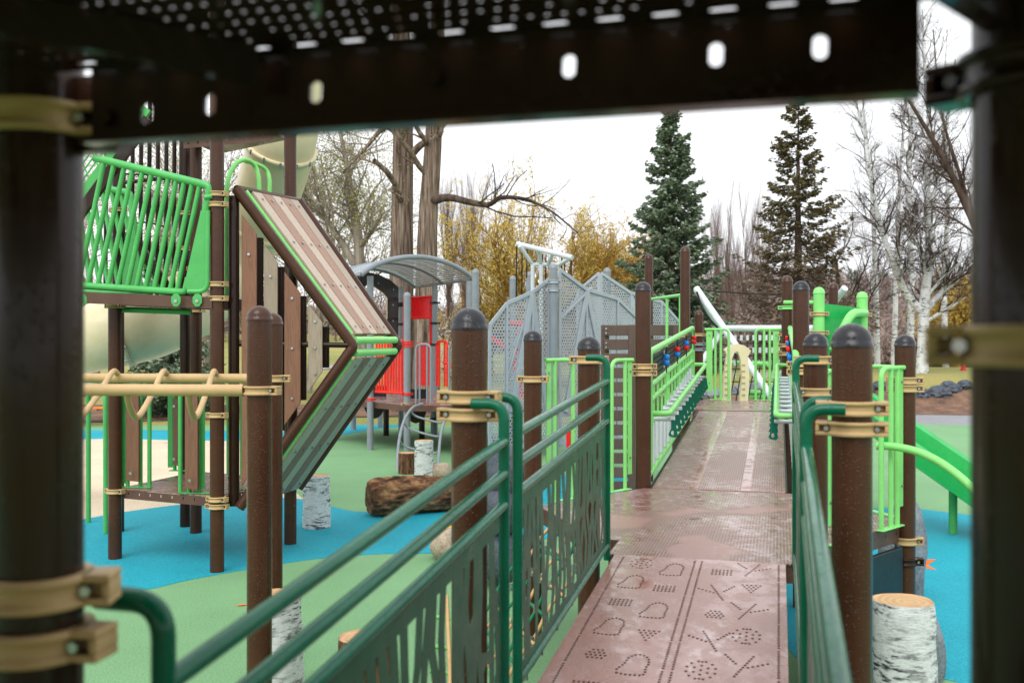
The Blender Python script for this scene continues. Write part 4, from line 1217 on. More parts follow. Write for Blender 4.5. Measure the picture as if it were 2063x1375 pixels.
bars('red_railing', 'red bar railing along the left front of the red deck', 756, 19.3, 812, 18.8, 686, 790, 10, 'red_orange', .021)
bars('red_railing', 'short red railing right of the red panel frame', 880, 21.6, 901, 21.2, 687, 778, 2, 'red_orange', .022, hook=True)
bars('grey_gate', 'grey hooped bars at the top of the arched ladder', 838, 18.4, 868, 18.3, 693, 812, 2, 'grey', .018, 'railing', 'grey hooped bars of the red structure', True)
bars('grey_gate', 'grey hooped bars mostly hidden by the thick near post', 905, 18.2, 938, 18.1, 693, 812, 2, 'grey', .018, 'railing', 'grey hooped bars of the red structure', True)
ra = empty('red_hand_bar', at(905, 740, 20.5), 'curved red hand bar in front of the lawn', 'handle')
rail('bar', spline([at(893, 730, 20.8), at(905, 733, 20.6), at(914, 742, 20.4), at(930, 756, 20.2)], 5), .025, 'red', ra)
# arched ladder
al = empty('arched_ladder', gnd(842, 948), 'grey arched pipe ladder leaning on the red deck', 'ladder')
SL = spline([at(851, 813, 18.2), at(830, 822, 18.0), at(813, 850, 17.6), at(803, 895, 17.0), at(800, 952, 16.3)], 6)
SR = spline([at(905, 824, 18.0), at(897, 842, 17.8), at(888, 875, 17.4), at(884, 915, 16.8), at(882, 952, 16.2)], 6)
rail('side_pipe', SL, .026, 'grey', al); rail('side_pipe', SR, .026, 'grey', al)
for k in (7, 12, 17, 20):
    a, b = SL[k], SR[min(k, len(SR) - 1)]
    rail('rung', spline([a, a.lerp(b, .12) + Vector((0, .12, -.09)), a.lerp(b, .5) + Vector((0, .16, -.1)), a.lerp(b, .88) + Vector((0, .12, -.07)), b], 5), .02, 'grey', al, 8)
for x, y, Yd, l in ((755, 800, 21.2, 'black rounded panel hanging under the left of the red deck'), (838, 808, 20.5, 'black rounded panel hanging under the middle of the red deck')):
    s = 21.2 / FPX
    pol = [(-.25, .25), (.25, .25)] + [(.25 * math.cos(a), .45 * math.sin(a)) for a in [-i * math.pi / 10 for i in range(0, 11)]]
    mb = MB(); mb.prism(pol, at(x, y, Yd), Vector((1, 0, 0)), EZ, .04); whole(mb, 'hanging_panel', 'black', l, 'panel')

# ================================================================== grey mountain panels
def ray_plane(px, P, Q):
    """depth at which the column px meets the vertical plane through P and Q"""
    tx = (px - CX) / FPX
    # P + s(Q-P): x = tx*y
    dx, dy = Q[0] - P[0], Q[1] - P[1]
    s = (tx * P[1] - P[0]) / (dx - tx * dy)
    return P[1] + s * dy
def inpoly(p, poly):
    c = False; n = len(poly)
    for i in range(n):
        a, b = poly[i], poly[(i + 1) % n]
        if (a[1] > p[1]) != (b[1] > p[1]) and p[0] < (b[0] - a[0]) * (p[1] - a[1]) / (b[1] - a[1]) + a[0]: c = not c
    return c
def segd(p, a, b):
    vx, vy = b[0] - a[0], b[1] - a[1]; t = max(0, min(1, ((p[0] - a[0]) * vx + (p[1] - a[1]) * vy) / (vx * vx + vy * vy + 1e-9)))
    return math.hypot(p[0] - a[0] - t * vx, p[1] - a[1] - t * vy)
def mountain(label, x0, Y0, x1, Y1, top, zb, braces, pitch=.052, hr=.019):
    P, Q = px2w(x0, Y0), px2w(x1, Y1); L = math.hypot(Q[0] - P[0], Q[1] - P[1]); ex = Vector(((Q[0] - P[0]) / L, (Q[1] - P[1]) / L, 0))
    p = empty('honeycomb_screen', (P[0], P[1], zb), label, 'panel', 'grey peaked panels with honeycomb holes')
    def loc(x, y):
        Yd = ray_plane(x, P, Q); X = (x - CX) / FPX * Yd
        return (math.hypot(X - P[0], Yd - P[1]), HC + (CY - y) / FPX * Yd)
    tp = [loc(*q) for q in top]; tp[0] = (0, tp[0][1]); tp[-1] = (L, tp[-1][1])
    outer = [(0, zb), (L, zb)] + tp[::-1]
    bars_ = [(outer[i], outer[(i + 1) % len(outer)], .055) for i in range(len(outer))]
    for a, b, wd in braces: bars_.append((loc(*a), loc(*b) if b[1] < 2000 else (loc(*b[:1] + (830,))[0], zb), wd))
    # drop a mullion under each break of the roofline
    for q in tp[1:-1]: bars_.append((q, (q[0], zb), .035))
    hs_ = []; j = 0; z = zb + .03
    zmax = max(q[1] for q in tp)
    while z < zmax:
        x = .03 + (pitch / 2 if j % 2 else 0)
        while x < L:
            if inpoly((x, z), outer) and all(segd((x, z), a, b) > wd / 2 + hr * 1.15 + .006 for a, b, wd in bars_):
                hs_.append([(x + hr * math.cos(a), z + hr * math.sin(a)) for a in [k * math.pi / 3 + math.pi / 6 for k in range(6)]])
            x += pitch
        z += pitch * .866; j += 1
    O = Vector((P[0], P[1], 0)); nrm = ex.cross(EZ)
    MB().sheet(outer, hs_, O, ex, EZ, .004).build('honeycomb_sheet', 'grey_sheet', p)
    for i, (a, b, wd) in enumerate(bars_):
        A = O + ex * a[0] + EZ * a[1]; B = O + ex * b[0] + EZ * b[1]
        d = (B - A)
        if d.length < .05: continue
        d.normalize(); t = d.cross(nrm).normalized()
        MB().box((A + B) / 2 + nrm * (.012 + .0012 * i), wd, (B - A).length, .02, t, d, nrm).build('frame_bar' if i < len(outer) else 'brace', 'grey_sheet', p, bevel=.003)
    return p
mountain('grey honeycomb panel rising to the grey post from the left', 985, 14.3, 1106, 15.0, [(985, 655), (1020, 611), (1072, 588), (1106, 562)], .55, [((1071, 592), (1030, 830), .09), ((1071, 592), (1102, 830), .09), ((1020, 760), (1050, 660), .02)])
mountain('grey honeycomb panel falling from the grey post to the right', 1126, 14.95, 1300, 16.6, [(1126, 543), (1180, 583), (1243, 602), (1288, 645), (1300, 662)], .55, [((1181, 588), (1138, 830), .09), ((1181, 588), (1232, 830), .09), ((1190, 580), (1128, 640), .04)])
mountain('small grey honeycomb panel left of the rear peak', 1165, 17.7, 1208, 17.35, [(1165, 586), (1208, 550)], 1.6, [])
mountain('grey honeycomb panel sloping right from the rear peak', 1210, 17.35, 1300, 18.0, [(1210, 550), (1270, 590), (1300, 597)], 1.6, [((1272, 596), (1295, 800), .07)])
mountain('grey honeycomb panel behind the lime rail at the far end', 1310, 18.1, 1369, 18.6, [(1310, 603), (1332, 608), (1369, 650)], 1.6, [])
grey_post(1115, 14.75, 530, 'grey round topped post with grey clamps between the honeycomb panels', ((2.98, .3, 'grey_sheet'), (2.86, .3, 'grey_sheet')))
MB_ = MB()
grey_post(1223, 17.5, 539, 'grey round topped post behind the rear honeycomb peak')
grey_post(1033, 19.5, 555, 'leftmost of two grey round topped posts before the yellow trees')
grey_post(1066, 18.9, 547, 'second grey round topped post beside the hanging black cables')
# cable frame
cf = empty('cable_frame', at(1085, 700, 16.8), 'pale grey pipe frame with hanging black cables above the panels', 'climber')
c_ = lambda x, y, dY=0: at(x, y, 16.8 + dY)
rail('top_bar', [c_(1042, 491), c_(1153, 519, -.6)], .045, 'silver', cf)
rail('lower_bar', [c_(1071, 533), c_(1128, 533)], .035, 'silver', cf)
for a, b in (((1047, 495), (1073, 533)), ((1085, 503), (1090, 533)), ((1114, 510), (1104, 533)), ((1149, 519), (1127, 533)), ((1073, 533), (1073, 720)), ((1090, 533), (1090, 720))):
    rail('strut', [c_(*a, -.2), c_(*b)], .034, 'silver', cf)
for x, y0, y1 in ((1041, 495, 600), (1052, 500, 610), (1062, 500, 560), (1093, 512, 590), (1100, 512, 575), (1132, 518, 560), (1138, 520, 570), (1151, 522, 585)):
    rail('cable', [c_(x, y0, .1), c_(x - 1, y1, .1)], .013, 'rope', cf, 6)
# things glimpsed through the honeycomb
gl_ = empty('red_hoop_panel', at(1048, 800, 17.5), 'red framed panel glimpsed through the honeycomb holes', 'panel')
rail('frame', rounded([at(1028, 650, 17.5), at(1052, 650, 17.5), at(1036, 720, 17.5), at(1052, 800, 17.5)], .1), .05, 'red', gl_)
MB().beam(at(990, 680, 17.5), at(1022, 700, 17.5), .05, .08).build('frame_bar', 'red', gl_)
MB().beam(at(1146, 855, 12.6), at(1146, 915, 12.6), .05, .08, EV).build('leg', 'red', gl_)
# plank climbing wall
jw = empty('plank_wall', at(1290, 985, 14), 'climbing wall of dark brown horizontal planks left of the second ramp', 'climber')
for k in range(12):
    y = 656 + 28.6 * k
    a, b = at(1217, y + 20, 14.1), at(1267, y + 20, 13.9)
    h = EZ * .15
    slab(MB(), a, b, b + h, a + h, -.035).build('plank', 'plank_deep', jw, bevel=.005)
    if k < 6:
        a, b = at(1284, y + 20, 13.85), at(1357, y + 20, 13.6)
        slab(MB(), a, b, b + h, a + h, -.035).build('plank', 'plank_deep', jw, bevel=.005)
    bb = MB(); a = at(1221, y + 10, 14.05)
    for dz in (.03, -.03): bolt(bb, a + EZ * dz, Vector((0, -1, 0)), .014)
    bb.build('bolt', 'steel', jw, kind='stuff')
for x, Yq in ((1274, 13.88), (1363, 13.6), (1219, 14.2)):
    a = at(x, 654, Yq); MB().box(Vector((a.x, a.y, a.z / 2)), .11, .09, a.z).build('upright', 'plank_deep', jw, bevel=.005)
# ================================================================== silver net climber behind the far landing
sn = empty('pipe_net_climber', gnd(1520, 900), 'leaning silver pipes with a black rope net behind the far landing', 'climber')
s_ = lambda x, y, Y: at(x, y, Y)
rail('leaning_pipe', [s_(1403, 581, 18.5), s_(1556, 802, 16.6)], .062, 'silver', sn, 16)
rail('leaning_pipe', [s_(1404, 584, 18.6), s_(1452, 668, 20.5)], .06, 'silver', sn, 16)
rail('leaning_pipe', [s_(1452, 668, 20.5), s_(1395, 760, 19.0)], .06, 'silver', sn, 16)
rail('cross_pipe', [s_(1452, 661, 19.5), s_(1662, 661, 19.0)], .06, 'silver', sn, 16)
rail('leaning_pipe', [s_(1702, 580, 17.5), s_(1620, 690, 18.8)], .06, 'silver', sn, 16)
rail('leaning_pipe', [s_(1620, 690, 18.8), s_(1540, 800, 20)], .05, 'silver', sn, 16)
rail('long_cable', [s_(1420, 585, 18.6), s_(1520, 592, 18.6), s_(1620, 593, 18.6)], .012, 'rope', sn, 6)
for i in range(9):
    rail('net_rope', [s_(1478 + i * 13, 672, 19), s_(1484 + i * 12, 735, 18.4), s_(1470 + i * 12, 810, 17.6)], .011, 'rope', sn, 6)
for j in range(5):
    rail('net_rope', [s_(1455, 694 + j * 25, 18.6), s_(1520, 690 + j * 26, 18.4), s_(1590, 694 + j * 25, 18.4)], .011, 'rope', sn, 6)
bb = MB()
for i in range(9):
    for j in range(4): q = s_(1481 + i * 12.5, 680 + j * 25, 18.55); bb.tube([q - EZ * .05, q + EZ * .05], .028, 8)
bb.build('net_joint', 'silver', sn, kind='stuff')
rail('spring_rope', spline([s_(1404, 588, 18.3), s_(1412, 612, 18.2), s_(1428, 640, 18.1), s_(1446, 660, 18.0)], 5), .02, 'rope', sn, 6)
for x0, x1, y in ((1474, 1548, 730), (1505, 1560, 789), (1510, 1556, 797)):
    rail('seat_tube', [s_(x0, y, 18.8), s_(x1, y + 3, 18.0)], .045, 'lime', sn)
# cream arch
ca = empty('cream_arch', at(1482, 815, 16), 'cream moulded plastic arch climber at the far landing', 'climber')
oa = [(1453, 812), (1456, 760), (1462, 715), (1457, 704), (1470, 694), (1484, 692), (1498, 696), (1510, 706), (1504, 718), (1507, 760), (1504, 812), (1487, 812), (1492, 760), (1489, 722), (1484, 708), (1478, 707), (1472, 722), (1471, 770), (1470, 812)]
o_ = at(1482, 812, 16); q_ = [((at(x, y, 16) - o_).x, (at(x, y, 16) - o_).z) for x, y in oa]
MB().sheet(q_, [], o_, Vector((1, 0, 0)), EZ, .10).build('arch', 'cream', ca, bevel=.015)
for x in (1462, 1497):
    mb = MB()
    for k in range(6): mb.box(at(x + 1, 735 + k * 12, 15.9) - Vector((0, .005, 0)), .05, .008, .022)
    mb.build('grip', 'tan', ca, kind='stuff')
# ================================================================== slide on the right
lp1, lp2 = px2w(1650, 11.6), px2w(1737, 11.95)
post(lp1, 2.735, 'lime round topped post left of the slide hood', mat='lime', cap='lime', clamps=((2.20, 0), (2.42, 0)))
post(lp2, 2.70, 'lime round topped post right of the slide hood', mat='lime', cap='lime', clamps=((2.42, 0),))
sh = empty('slide_hood', V3(((lp1[0] + lp2[0]) / 2, (lp1[1] + lp2[1]) / 2), 1.23), 'deep green hood panel with a curved lime bar between lime posts', 'panel')
e = Vector((lp2[0] - lp1[0], lp2[1] - lp1[1], 0)); Lh = e.length; e.normalize()
pol = [(.06, 1.3), (.06, 2.54), (.25, 2.53), (Lh - .06, 2.50), (Lh - .06, 1.3), (Lh - .12, 1.3), (Lh - .12, 2.0), (.25, 2.1), (.14, 1.95), (.14, 1.3)]
MB().sheet(pol, [], V3(lp1, 0), e, EZ, .03).build('hood_sheet', 'slide_green', sh, bevel=.006)
out = Vector((e.y, -e.x, 0))
rail('hood_bar', spline([V3(lp1, 2.0) + e * .12 + out * .1, V3(lp1, 2.28) + e * .18 + out * .22, V3(lp1, 2.42) + e * .34 + out * .2, V3(lp2, 2.44) + out * .04], 6), .05, 'lime', sh, 14)
MB().tube([at(1580, 609, 11.9), at(1640, 609, 11.65)], .025).build('spigot', 'lime', sh)
sd = empty('slide', V3((4.7, 10.8), 0), 'bright green chute slide descending behind the single right post', 'slide')
S0 = Vector((3.92, 11.75, 0)); sdir = Vector((.72, -.69, 0)).normalized(); scr = Vector((.69, .72, 0)).normalized()
def zsl(t): return 1.25 - .0 * t if t < .2 else (1.25 - .62 * (t - .2) if t < 1.7 else max(.26, 1.25 - .62 * 1.5 - .08 * (t - 1.7)))
mb = MB(); prof = [(-.36, .20), (-.34, .24), (-.31, .20), (-.27, .03), (-.05, .0), (-.03, .05), (.03, .05), (.05, .0), (.27, .03), (.31, .20), (.34, .24), (.36, .20), (.36, -.02), (.25, -.07), (-.25, -.07), (-.36, -.02)]
tt = [i * .1 for i in range(0, 25)]; vs = []; n = len(prof); fs = []
for t in tt:
    for a, b in prof: vs.append(S0 + sdir * t + scr * a + EZ * (zsl(t) + b))
for i in range(len(tt) - 1):
    for k in range(n): fs.append((i * n + k, i * n + (k + 1) % n, (i + 1) * n + (k + 1) % n, (i + 1) * n + k))
mb.add(vs, fs, False); mb.build('chute', 'slide_green', sd)
for t in (1.25, 2.2):
    q = S0 + sdir * t; rail('leg', [V3(q, -.02), V3(q, zsl(t) - .06)], .045, 'green', sd)
# curved lime hand rail by the deck steps
cr = empty('curved_handrail', gnd(1900, 1400), 'curved lime handrail sweeping down to the right of the landing', 'railing')
rail('rail', spline([at(1766, 898, 6.15), at(1800, 899, 6.1), at(1850, 910, 6.0), at(1905, 938, 5.85), at(1965, 990, 5.7), at(2020, 1070, 5.6), at(2060, 1180, 5.5), at(2075, 1330, 5.5), at(2080, 1450, 5.52)], 6), .024, 'lime', cr, 14)
# black wall below the landing's right side
bw = empty('under_deck_screen', W(.5, 6.2, 0), 'black panel closing the space under the landing on the right', 'panel')
a, b = W(.24, 5.86, .03), W(.73, 6.70, .03); slab(MB(), a, b, b + EZ * .78, a + EZ * .78, .03).build('sheet', 'black', bw, bevel=.006)
rail('edge_trim', [b + EZ * .02, b + EZ * .78], .012, 'blue_bead', bw)
# ================================================================== stumps, log, rocks, ropes
def fbm(p, seed=0, octv=4):
    from mathutils import noise as N
    return N.fractal(Vector(p) + Vector((seed * 7.1, seed * 3.3, seed)), .7, 2.0, octv)
def stump(xy, r, h, label, mat, seed, tilt=0.0, bulge=.03):
    p = empty('tree_stump', (xy[0], xy[1], 0), label, 'stump', 'tree stump seats on the rubber')
    n, m = 40, 22; vs = []; fs = []
    for j in range(m + 1):
        z = h * j / m - .01
        for k in range(n):
            a = 2 * math.pi * k / n
            rr = r * (1 + .085 * fbm((math.cos(a) * 1.3, math.sin(a) * 1.3, z * 1.5), seed) + .012 * fbm((math.cos(a) * 5, math.sin(a) * 5, z * 30), seed + 3) + bulge * (1 - j / m) ** 2)
            if j == m: rr *= .965
            vs.append((xy[0] + rr * math.cos(a) + tilt * z, xy[1] + rr * math.sin(a), z))
    for j in range(m):
        for k in range(n): fs.append((j * n + k, j * n + (k + 1) % n, (j + 1) * n + (k + 1) % n, (j + 1) * n + k))
    MB().add(vs, fs, True).build('bark', mat, p)
    top = [Vector(v) for v in vs[-n:]]
    c = Vector((xy[0] + tilt * h, xy[1], h - .018)); ring = [c + (t - c) * .93 for t in top]
    for q in ring: q.z = h - .016
    MB().add([c] + ring + top, [(0, 1 + k, 1 + (k + 1) % n) for k in range(n)] + [(1 + k, 1 + n + k, 1 + n + (k + 1) % n, 1 + (k + 1) % n) for k in range(n)], False).build('cut_top', 'cut_wood', p)
q = gnd(638, 1062); stump((q.x, q.y), .145, .60, 'birch stump alone on the blue rubber beside the slanted planks', 'birch_bark', 1)
q = px2w(559, 5.8); stump(q, .145, .64, 'birch stump behind the overhead bar posts on green rubber', 'birch_bark', 2)
q = px2w(738, 5.2); stump(q, .15, .57, 'low stump with bark and pale top behind the near green railing', 'stump_bark', 3)
q = gnd(854, 968); stump((q.x, q.y), .142, .62, 'birch stump at the foot of the arched ladder', 'birch_bark', 4)
q = gnd(821, 953); stump((q.x, q.y), .145, .34, 'short brown bark stump beside the arched ladder', 'stump_bark', 5)
q = px2w(1829, 5.05); stump(q, .152, .80, 'large birch stump close to the camera at the lower right', 'birch_bark', 6, -.03)
# lying log
lg = empty('lying_log', gnd(850, 1040), 'big brown moulded log lying across blue and green rubber', 'log')
La, Lb = gnd(744, 1040), gnd(990, 1020); La.z = Lb.z = .21
dl = (Lb - La).normalized(); xl, yl = dl.cross(EZ).normalized(), EZ
n, m = 72, 110; vs = []; fs = []
for j in range(m + 1):
    t = j / m; c = La.lerp(Lb, t) + EZ * .02 * math.sin(t * 5)
    endf = min(1, (t / .05) ** .5 if t < .05 else 1, ((1 - t) / .05) ** .5 if t > .95 else 1)
    for k in range(n):
        a = 2 * math.pi * k / n
        rr = .215 * (1 + .10 * fbm((math.cos(a) * .9, math.sin(a) * .9, t * 3), 11) + .42 * min(.5, abs(fbm((math.cos(a) * 2.6, math.sin(a) * 2.6, t * 3.2), 17, 3))) - .09 + .05 * fbm((math.cos(a) * 7, math.sin(a) * 7, t * 8), 5))
        rr *= (.80 + .2 * endf)
        p = c + xl * rr * math.cos(a) + yl * rr * math.sin(a) * .98
        vs.append(Vector((p.x, p.y, max(p.z, .004))))
for j in range(m):
    for k in range(n): fs.append((j * n + k, j * n + (k + 1) % n, (j + 1) * n + (k + 1) % n, (j + 1) * n + k))
MB().add(vs, fs, True).build('bark', 'log_bark', lg)
for e_, base, sg in ((0, La, -1), (m, Lb, 1)):
    ring = vs[e_ * n:(e_ + 1) * n]; mb = MB(); pts = [base + dl * sg * .02]; fs2 = []
    R_ = 6
    for r_ in range(1, R_ + 1):
        for q in ring:
            f = r_ / R_; w_ = base + (q - base) * f + dl * sg * (.02 * (1 - f) + .008 * math.sin(f * 22) * (1 if r_ < R_ else 0)); pts.append(w_)
    for k in range(n): fs2.append((0, 1 + k, 1 + (k + 1) % n))
    for r_ in range(R_ - 1):
        for k in range(n): fs2.append((1 + r_ * n + k, 1 + (r_ + 1) * n + k, 1 + (r_ + 1) * n + (k + 1) % n, 1 + r_ * n + (k + 1) % n))
    mb.add(pts, fs2, True); mb.build('cut_end', 'log_bark', lg)
def rock(c, s, label, mat, seed, cat='rock', name='rock', group=None, sub=3, rough=False):
    bm = bmesh.new(); bmesh.ops.create_icosphere(bm, subdivisions=sub, radius=1)
    vs = []
    for v in bm.verts:
        p = v.co.normalized(); f = 1 + .22 * fbm(p * .8, seed) + (.22 if rough else .06) * fbm(p * 2.6, seed + 2)
        vs.append(Vector(c) + Vector((p.x * s[0] * f, p.y * s[1] * f, p.z * s[2] * f)))
    fs = [tuple(v.index for v in f_.verts) for f_ in bm.faces]; bm.free()
    mb = MB(); mb.add(vs, fs, not rough)
    return whole(mb, name, mat, label, cat, group)
rock(gnd(885, 966) + EZ * .1, (.22, .2, .14), 'flat brown grey rock behind the lying log', 'rock_tan', 1)
rock(gnd(900, 1125) + EZ * .12, (.16, .18, .17), 'pale beige rock behind the left green rails', 'rock_tan', 2)
for i, (z, s, px) in enumerate(((.28, .28, 1010), (.66, .25, 1012), (.98, .22, 1020))):
    rock(Vector((*px2w(px, 8.6), z)), (s, s, .25), ['dark grey climbing boulder at the bottom of the stack by the left rails', 'dark grey climbing boulder in the middle of the stack by the left rails', 'dark grey climbing boulder on top of the stack by the left rails'][i], 'rock_dark', 10 + i, 'boulder', 'climbing_boulder', 'stacked climbing boulders')
rock(Vector((*px2w(1822, 8.0), .42)), (.17, .2, .46), 'tall smooth grey boulder behind the single right post', 'rock_grey', 21, 'boulder', 'climbing_boulder')
rock(Vector((*px2w(1862, 6.2), .12)), (.12, .13, .3), 'grey boulder peeking out behind the large birch stump', 'rock_grey', 23, 'boulder', 'climbing_boulder')
# rope net hanging from the landing's front left edge
rn = empty('rope_net', W(-1.6, 5.7, 0), 'green and beige rope net climber under the left side of the landing', 'net')
a, b = W(-1.02, 5.80, .86), W(-1.60, 6.78, .86); od = Vector((a - b)).cross(EZ).normalized()
if od.x > 0: od = -od
def netp(s, t): return a.lerp(b, s) + od * (.55 * t) - EZ * (.82 * t)
for i in range(7):
    s = i / 6
    rail('rope', [netp(s, t / 8) + EZ * .02 * math.sin(t * 2 + i) for t in range(9)], .011, ('rope_green', 'rope_beige')[i % 2], rn, 6)
for j in range(1, 6):
    rail('rope', [netp(i / 6, j / 6) for i in range(7)], .011, ('rope_beige', 'rope_green')[j % 2], rn, 6)
mb = MB()
for i in range(7):
    for j in range(1, 6): q = netp(i / 6, j / 6); mb.tube([q - EZ * .025, q + EZ * .025], .02, 6)
mb.build('connector', 'steel', rn, kind='stuff')
n3 = empty('rope_ladder', px2w(880, 5.6) + (0,), 'rope ladder with lime rungs glimpsed through the near cut sheet', 'net')
for x in (868, 900): rail('rope', [at(x, 1200, 5.9), at(x + 6, 1345, 5.4), at(x + 8, 1440, 5.2)], .012, 'rope_beige', n3, 6)
for y in (1240, 1300, 1350): rail('rung', [at(866, y, 5.8), at(908, y + 6, 5.8)], .014, 'lime', n3, 6)
# picnic table far left
pt = empty('picnic_table', gnd(150, 848), 'orange brown picnic table on green legs at the far left', 'table')
ty = 25.0; X0 = px2w(150, ty)[0]
for i in range(4): MB().box(Vector((X0, ty + .15 * i, .74)), 1.9, .13, .045).build('plank', 'plank_brown', pt, bevel=.005)
for i in (0, 1): MB().box(Vector((X0, ty - .35 + .13 * i, .45)), 1.9, .12, .045).build('plank', 'orange', pt, bevel=.005)
for sx in (-.7, .7):
    rail('leg', [Vector((X0 + sx, ty + .2, .0)), Vector((X0 + sx, ty + .2, .72))], .05, 'key_green', pt)
    rail('leg_bar', [Vector((X0 + sx, ty - .3, .42)), Vector((X0 + sx, ty + .2, .42))], .035, 'key_green', pt)
# hydrant and marker beyond the mound
def hydrant():
    b = at(1941, 765, 37); z = tz(b.x, b.y); p = empty('fire_hydrant', (b.x, b.y, z), 'small red fire hydrant beyond the grassy mound', 'hydrant')
    MB().lathe([(.12, 0), (.12, .05), (.085, .06), (.085, .42), (.11, .43), (.11, .46), (.09, .5), (.04, .56), (.001, .57)], (b.x, b.y, z), 14).build('barrel', 'hydrant', p)
    MB().tube([(b.x - .16, b.y, z + .34), (b.x + .16, b.y, z + .34)], .045, 10).build('nozzle', 'hydrant', p)
hydrant()
# stone edging of the mound
for i in range(16):
    x = 8.6 + i * .55; y = 31.9 + .35 * math.sin(i * 1.3); s = random.uniform(.2, .4)
    pos = ['first', 'second', 'third', 'fourth', 'fifth', 'sixth', 'seventh', 'eighth', 'ninth', 'tenth', 'eleventh', 'twelfth', 'thirteenth', 'fourteenth', 'fifteenth', 'sixteenth'][i]
    rock((x, y, tz(x, y) + .05), (s, .3, random.uniform(.16, .3)), f'grey edging boulder along the mulch, {pos} counted from the far landing outwards', 'rock_dark', 40 + i, 'boulder', 'edging_boulder', 'boulders edging the mound', 3, True)
for i in range(9):
    x = 4.0 + i * .5; y = 32.2; s = random.uniform(.25, .4)
    pos = ['first', 'second', 'third', 'fourth', 'fifth', 'sixth', 'seventh', 'eighth', 'ninth'][i]
    rock((x, y, tz(x, y) + .05), (s, .3, random.uniform(.18, .3)), f'low edging stone behind the cream arch, {pos} from its left', 'rock_grey', 70 + i, 'boulder', 'edging_stone', 'stones edging the lawn', 2, True)
# ================================================================== trees
def tubes_np(segs, n):
    S = np.array([(*a, *b, ra, rb) for a, b, ra, rb in segs], dtype=np.float64)
    A, B = S[:, 0:3], S[:, 3:6]; d = B - A; d /= (np.linalg.norm(d, axis=1, keepdims=True) + 1e-9)
    ref = np.where(np.abs(d[:, 2:3]) < .9, np.array([[0, 0, 1.]]), np.array([[1., 0, 0]]))
    x = np.cross(d, ref); x /= (np.linalg.norm(x, axis=1, keepdims=True) + 1e-9); y = np.cross(d, x)
    ang = np.arange(n) * 2 * np.pi / n
    ring = x[:, None, :] * np.cos(ang)[None, :, None] + y[:, None, :] * np.sin(ang)[None, :, None]
    Va = A[:, None, :] + ring * S[:, 6][:, None, None]; Vb = B[:, None, :] + ring * S[:, 7][:, None, None]
    V = np.concatenate([Va, Vb], 1).reshape(-1, 3)
    base = (np.arange(len(S)) * 2 * n)[:, None]; k = np.arange(n); k2 = (k + 1) % n
    F = np.stack([base + k, base + k2, base + n + k2, base + n + k], 2).reshape(-1, 4)
    return V, F
def seg_obj(name, segs, mat, parent, org, thick=.05):
    big = [s for s in segs if s[2] >= thick]; small = [s for s in segs if s[2] < thick]
    Vs, Fs, off = [], [], 0
    for ss, n in ((big, 8), (small, 3)):
        if ss:
            V, F = tubes_np(ss, n); Vs.append(V); Fs.append(F + off); off += len(V)
    o = np_mesh(name, np.concatenate(Vs), np.concatenate(Fs), mat, parent, org)
    o.data.polygons.foreach_set('use_smooth', [True] * len(o.data.polygons))
    return o
def rnd_dir(): 
    v = rng.normal(size=3); return Vector(v / np.linalg.norm(v))
def grow(segs, tips, p, d, L, r, depth, cfg):
    nseg = cfg.get('nseg', 4); sl = L / nseg; q = Vector(p); dd = Vector(d).normalized(); r0 = r
    taper = cfg.get('taper', .6)
    for i in range(nseg):
        dd = (dd + rnd_dir() * cfg.get('wob', .18) + EZ * cfg.get('grav', .04) * (1 if depth > 1 else 1)).normalized()
        q2 = q + dd * sl; r1 = r * (1 - (1 - taper) * (i + 1) / nseg)
        segs.append((tuple(q), tuple(q2), r0, r1)); r0 = r1
        if depth > 0:
            nb = cfg['nb'] if i > 0 or depth < cfg['depth'] else 0
            for _ in range(nb):
                if random.random() > cfg.get('pb', .8): continue
                x, y = perp(dd); a = random.uniform(0, 2 * math.pi); an = R(random.uniform(*cfg.get('ang', (28, 60))))
                bd = dd * math.cos(an) + (x * math.cos(a) + y * math.sin(a)) * math.sin(an)
                bd = bd + EZ * cfg.get('up', .1)
                grow(segs, tips, q.lerp(q2, random.random()), bd, L * random.uniform(*cfg.get('ls', (.42, .66))), r1 * cfg.get('rs', .55), depth - 1, cfg)
        else: tips.append(tuple(q2))
        q = q2
    tips.append(tuple(q))
def quads(C, size, aspect=1.0, dirs=None):
    C = np.asarray(C, dtype=np.float64); n = len(C)
    a = rng.normal(size=(n, 3)) if dirs is None else np.asarray(dirs) + rng.normal(size=(n, 3)) * .25
    a /= np.linalg.norm(a, axis=1, keepdims=True); b = np.cross(a, rng.normal(size=(n, 3))); b /= np.linalg.norm(b, axis=1, keepdims=True)
    s = (np.asarray(size) * rng.uniform(.6, 1.3, n))[:, None]
    V = np.stack([C - a * s * aspect, C + b * s * .5, C + a * s * aspect, C - b * s * .5], 1).reshape(-1, 3)
    return V, np.arange(4 * n).reshape(-1, 4)
def leaves_obj(name, C, size, mat, parent, org, aspect=.8, dirs=None):
    V, F = quads(C, size, aspect, dirs); return np_mesh(name, V, F, mat, parent, org)
def around(tips, per, spread):
    T = np.repeat(np.array(tips), per, 0); return T + rng.normal(size=T.shape) * spread
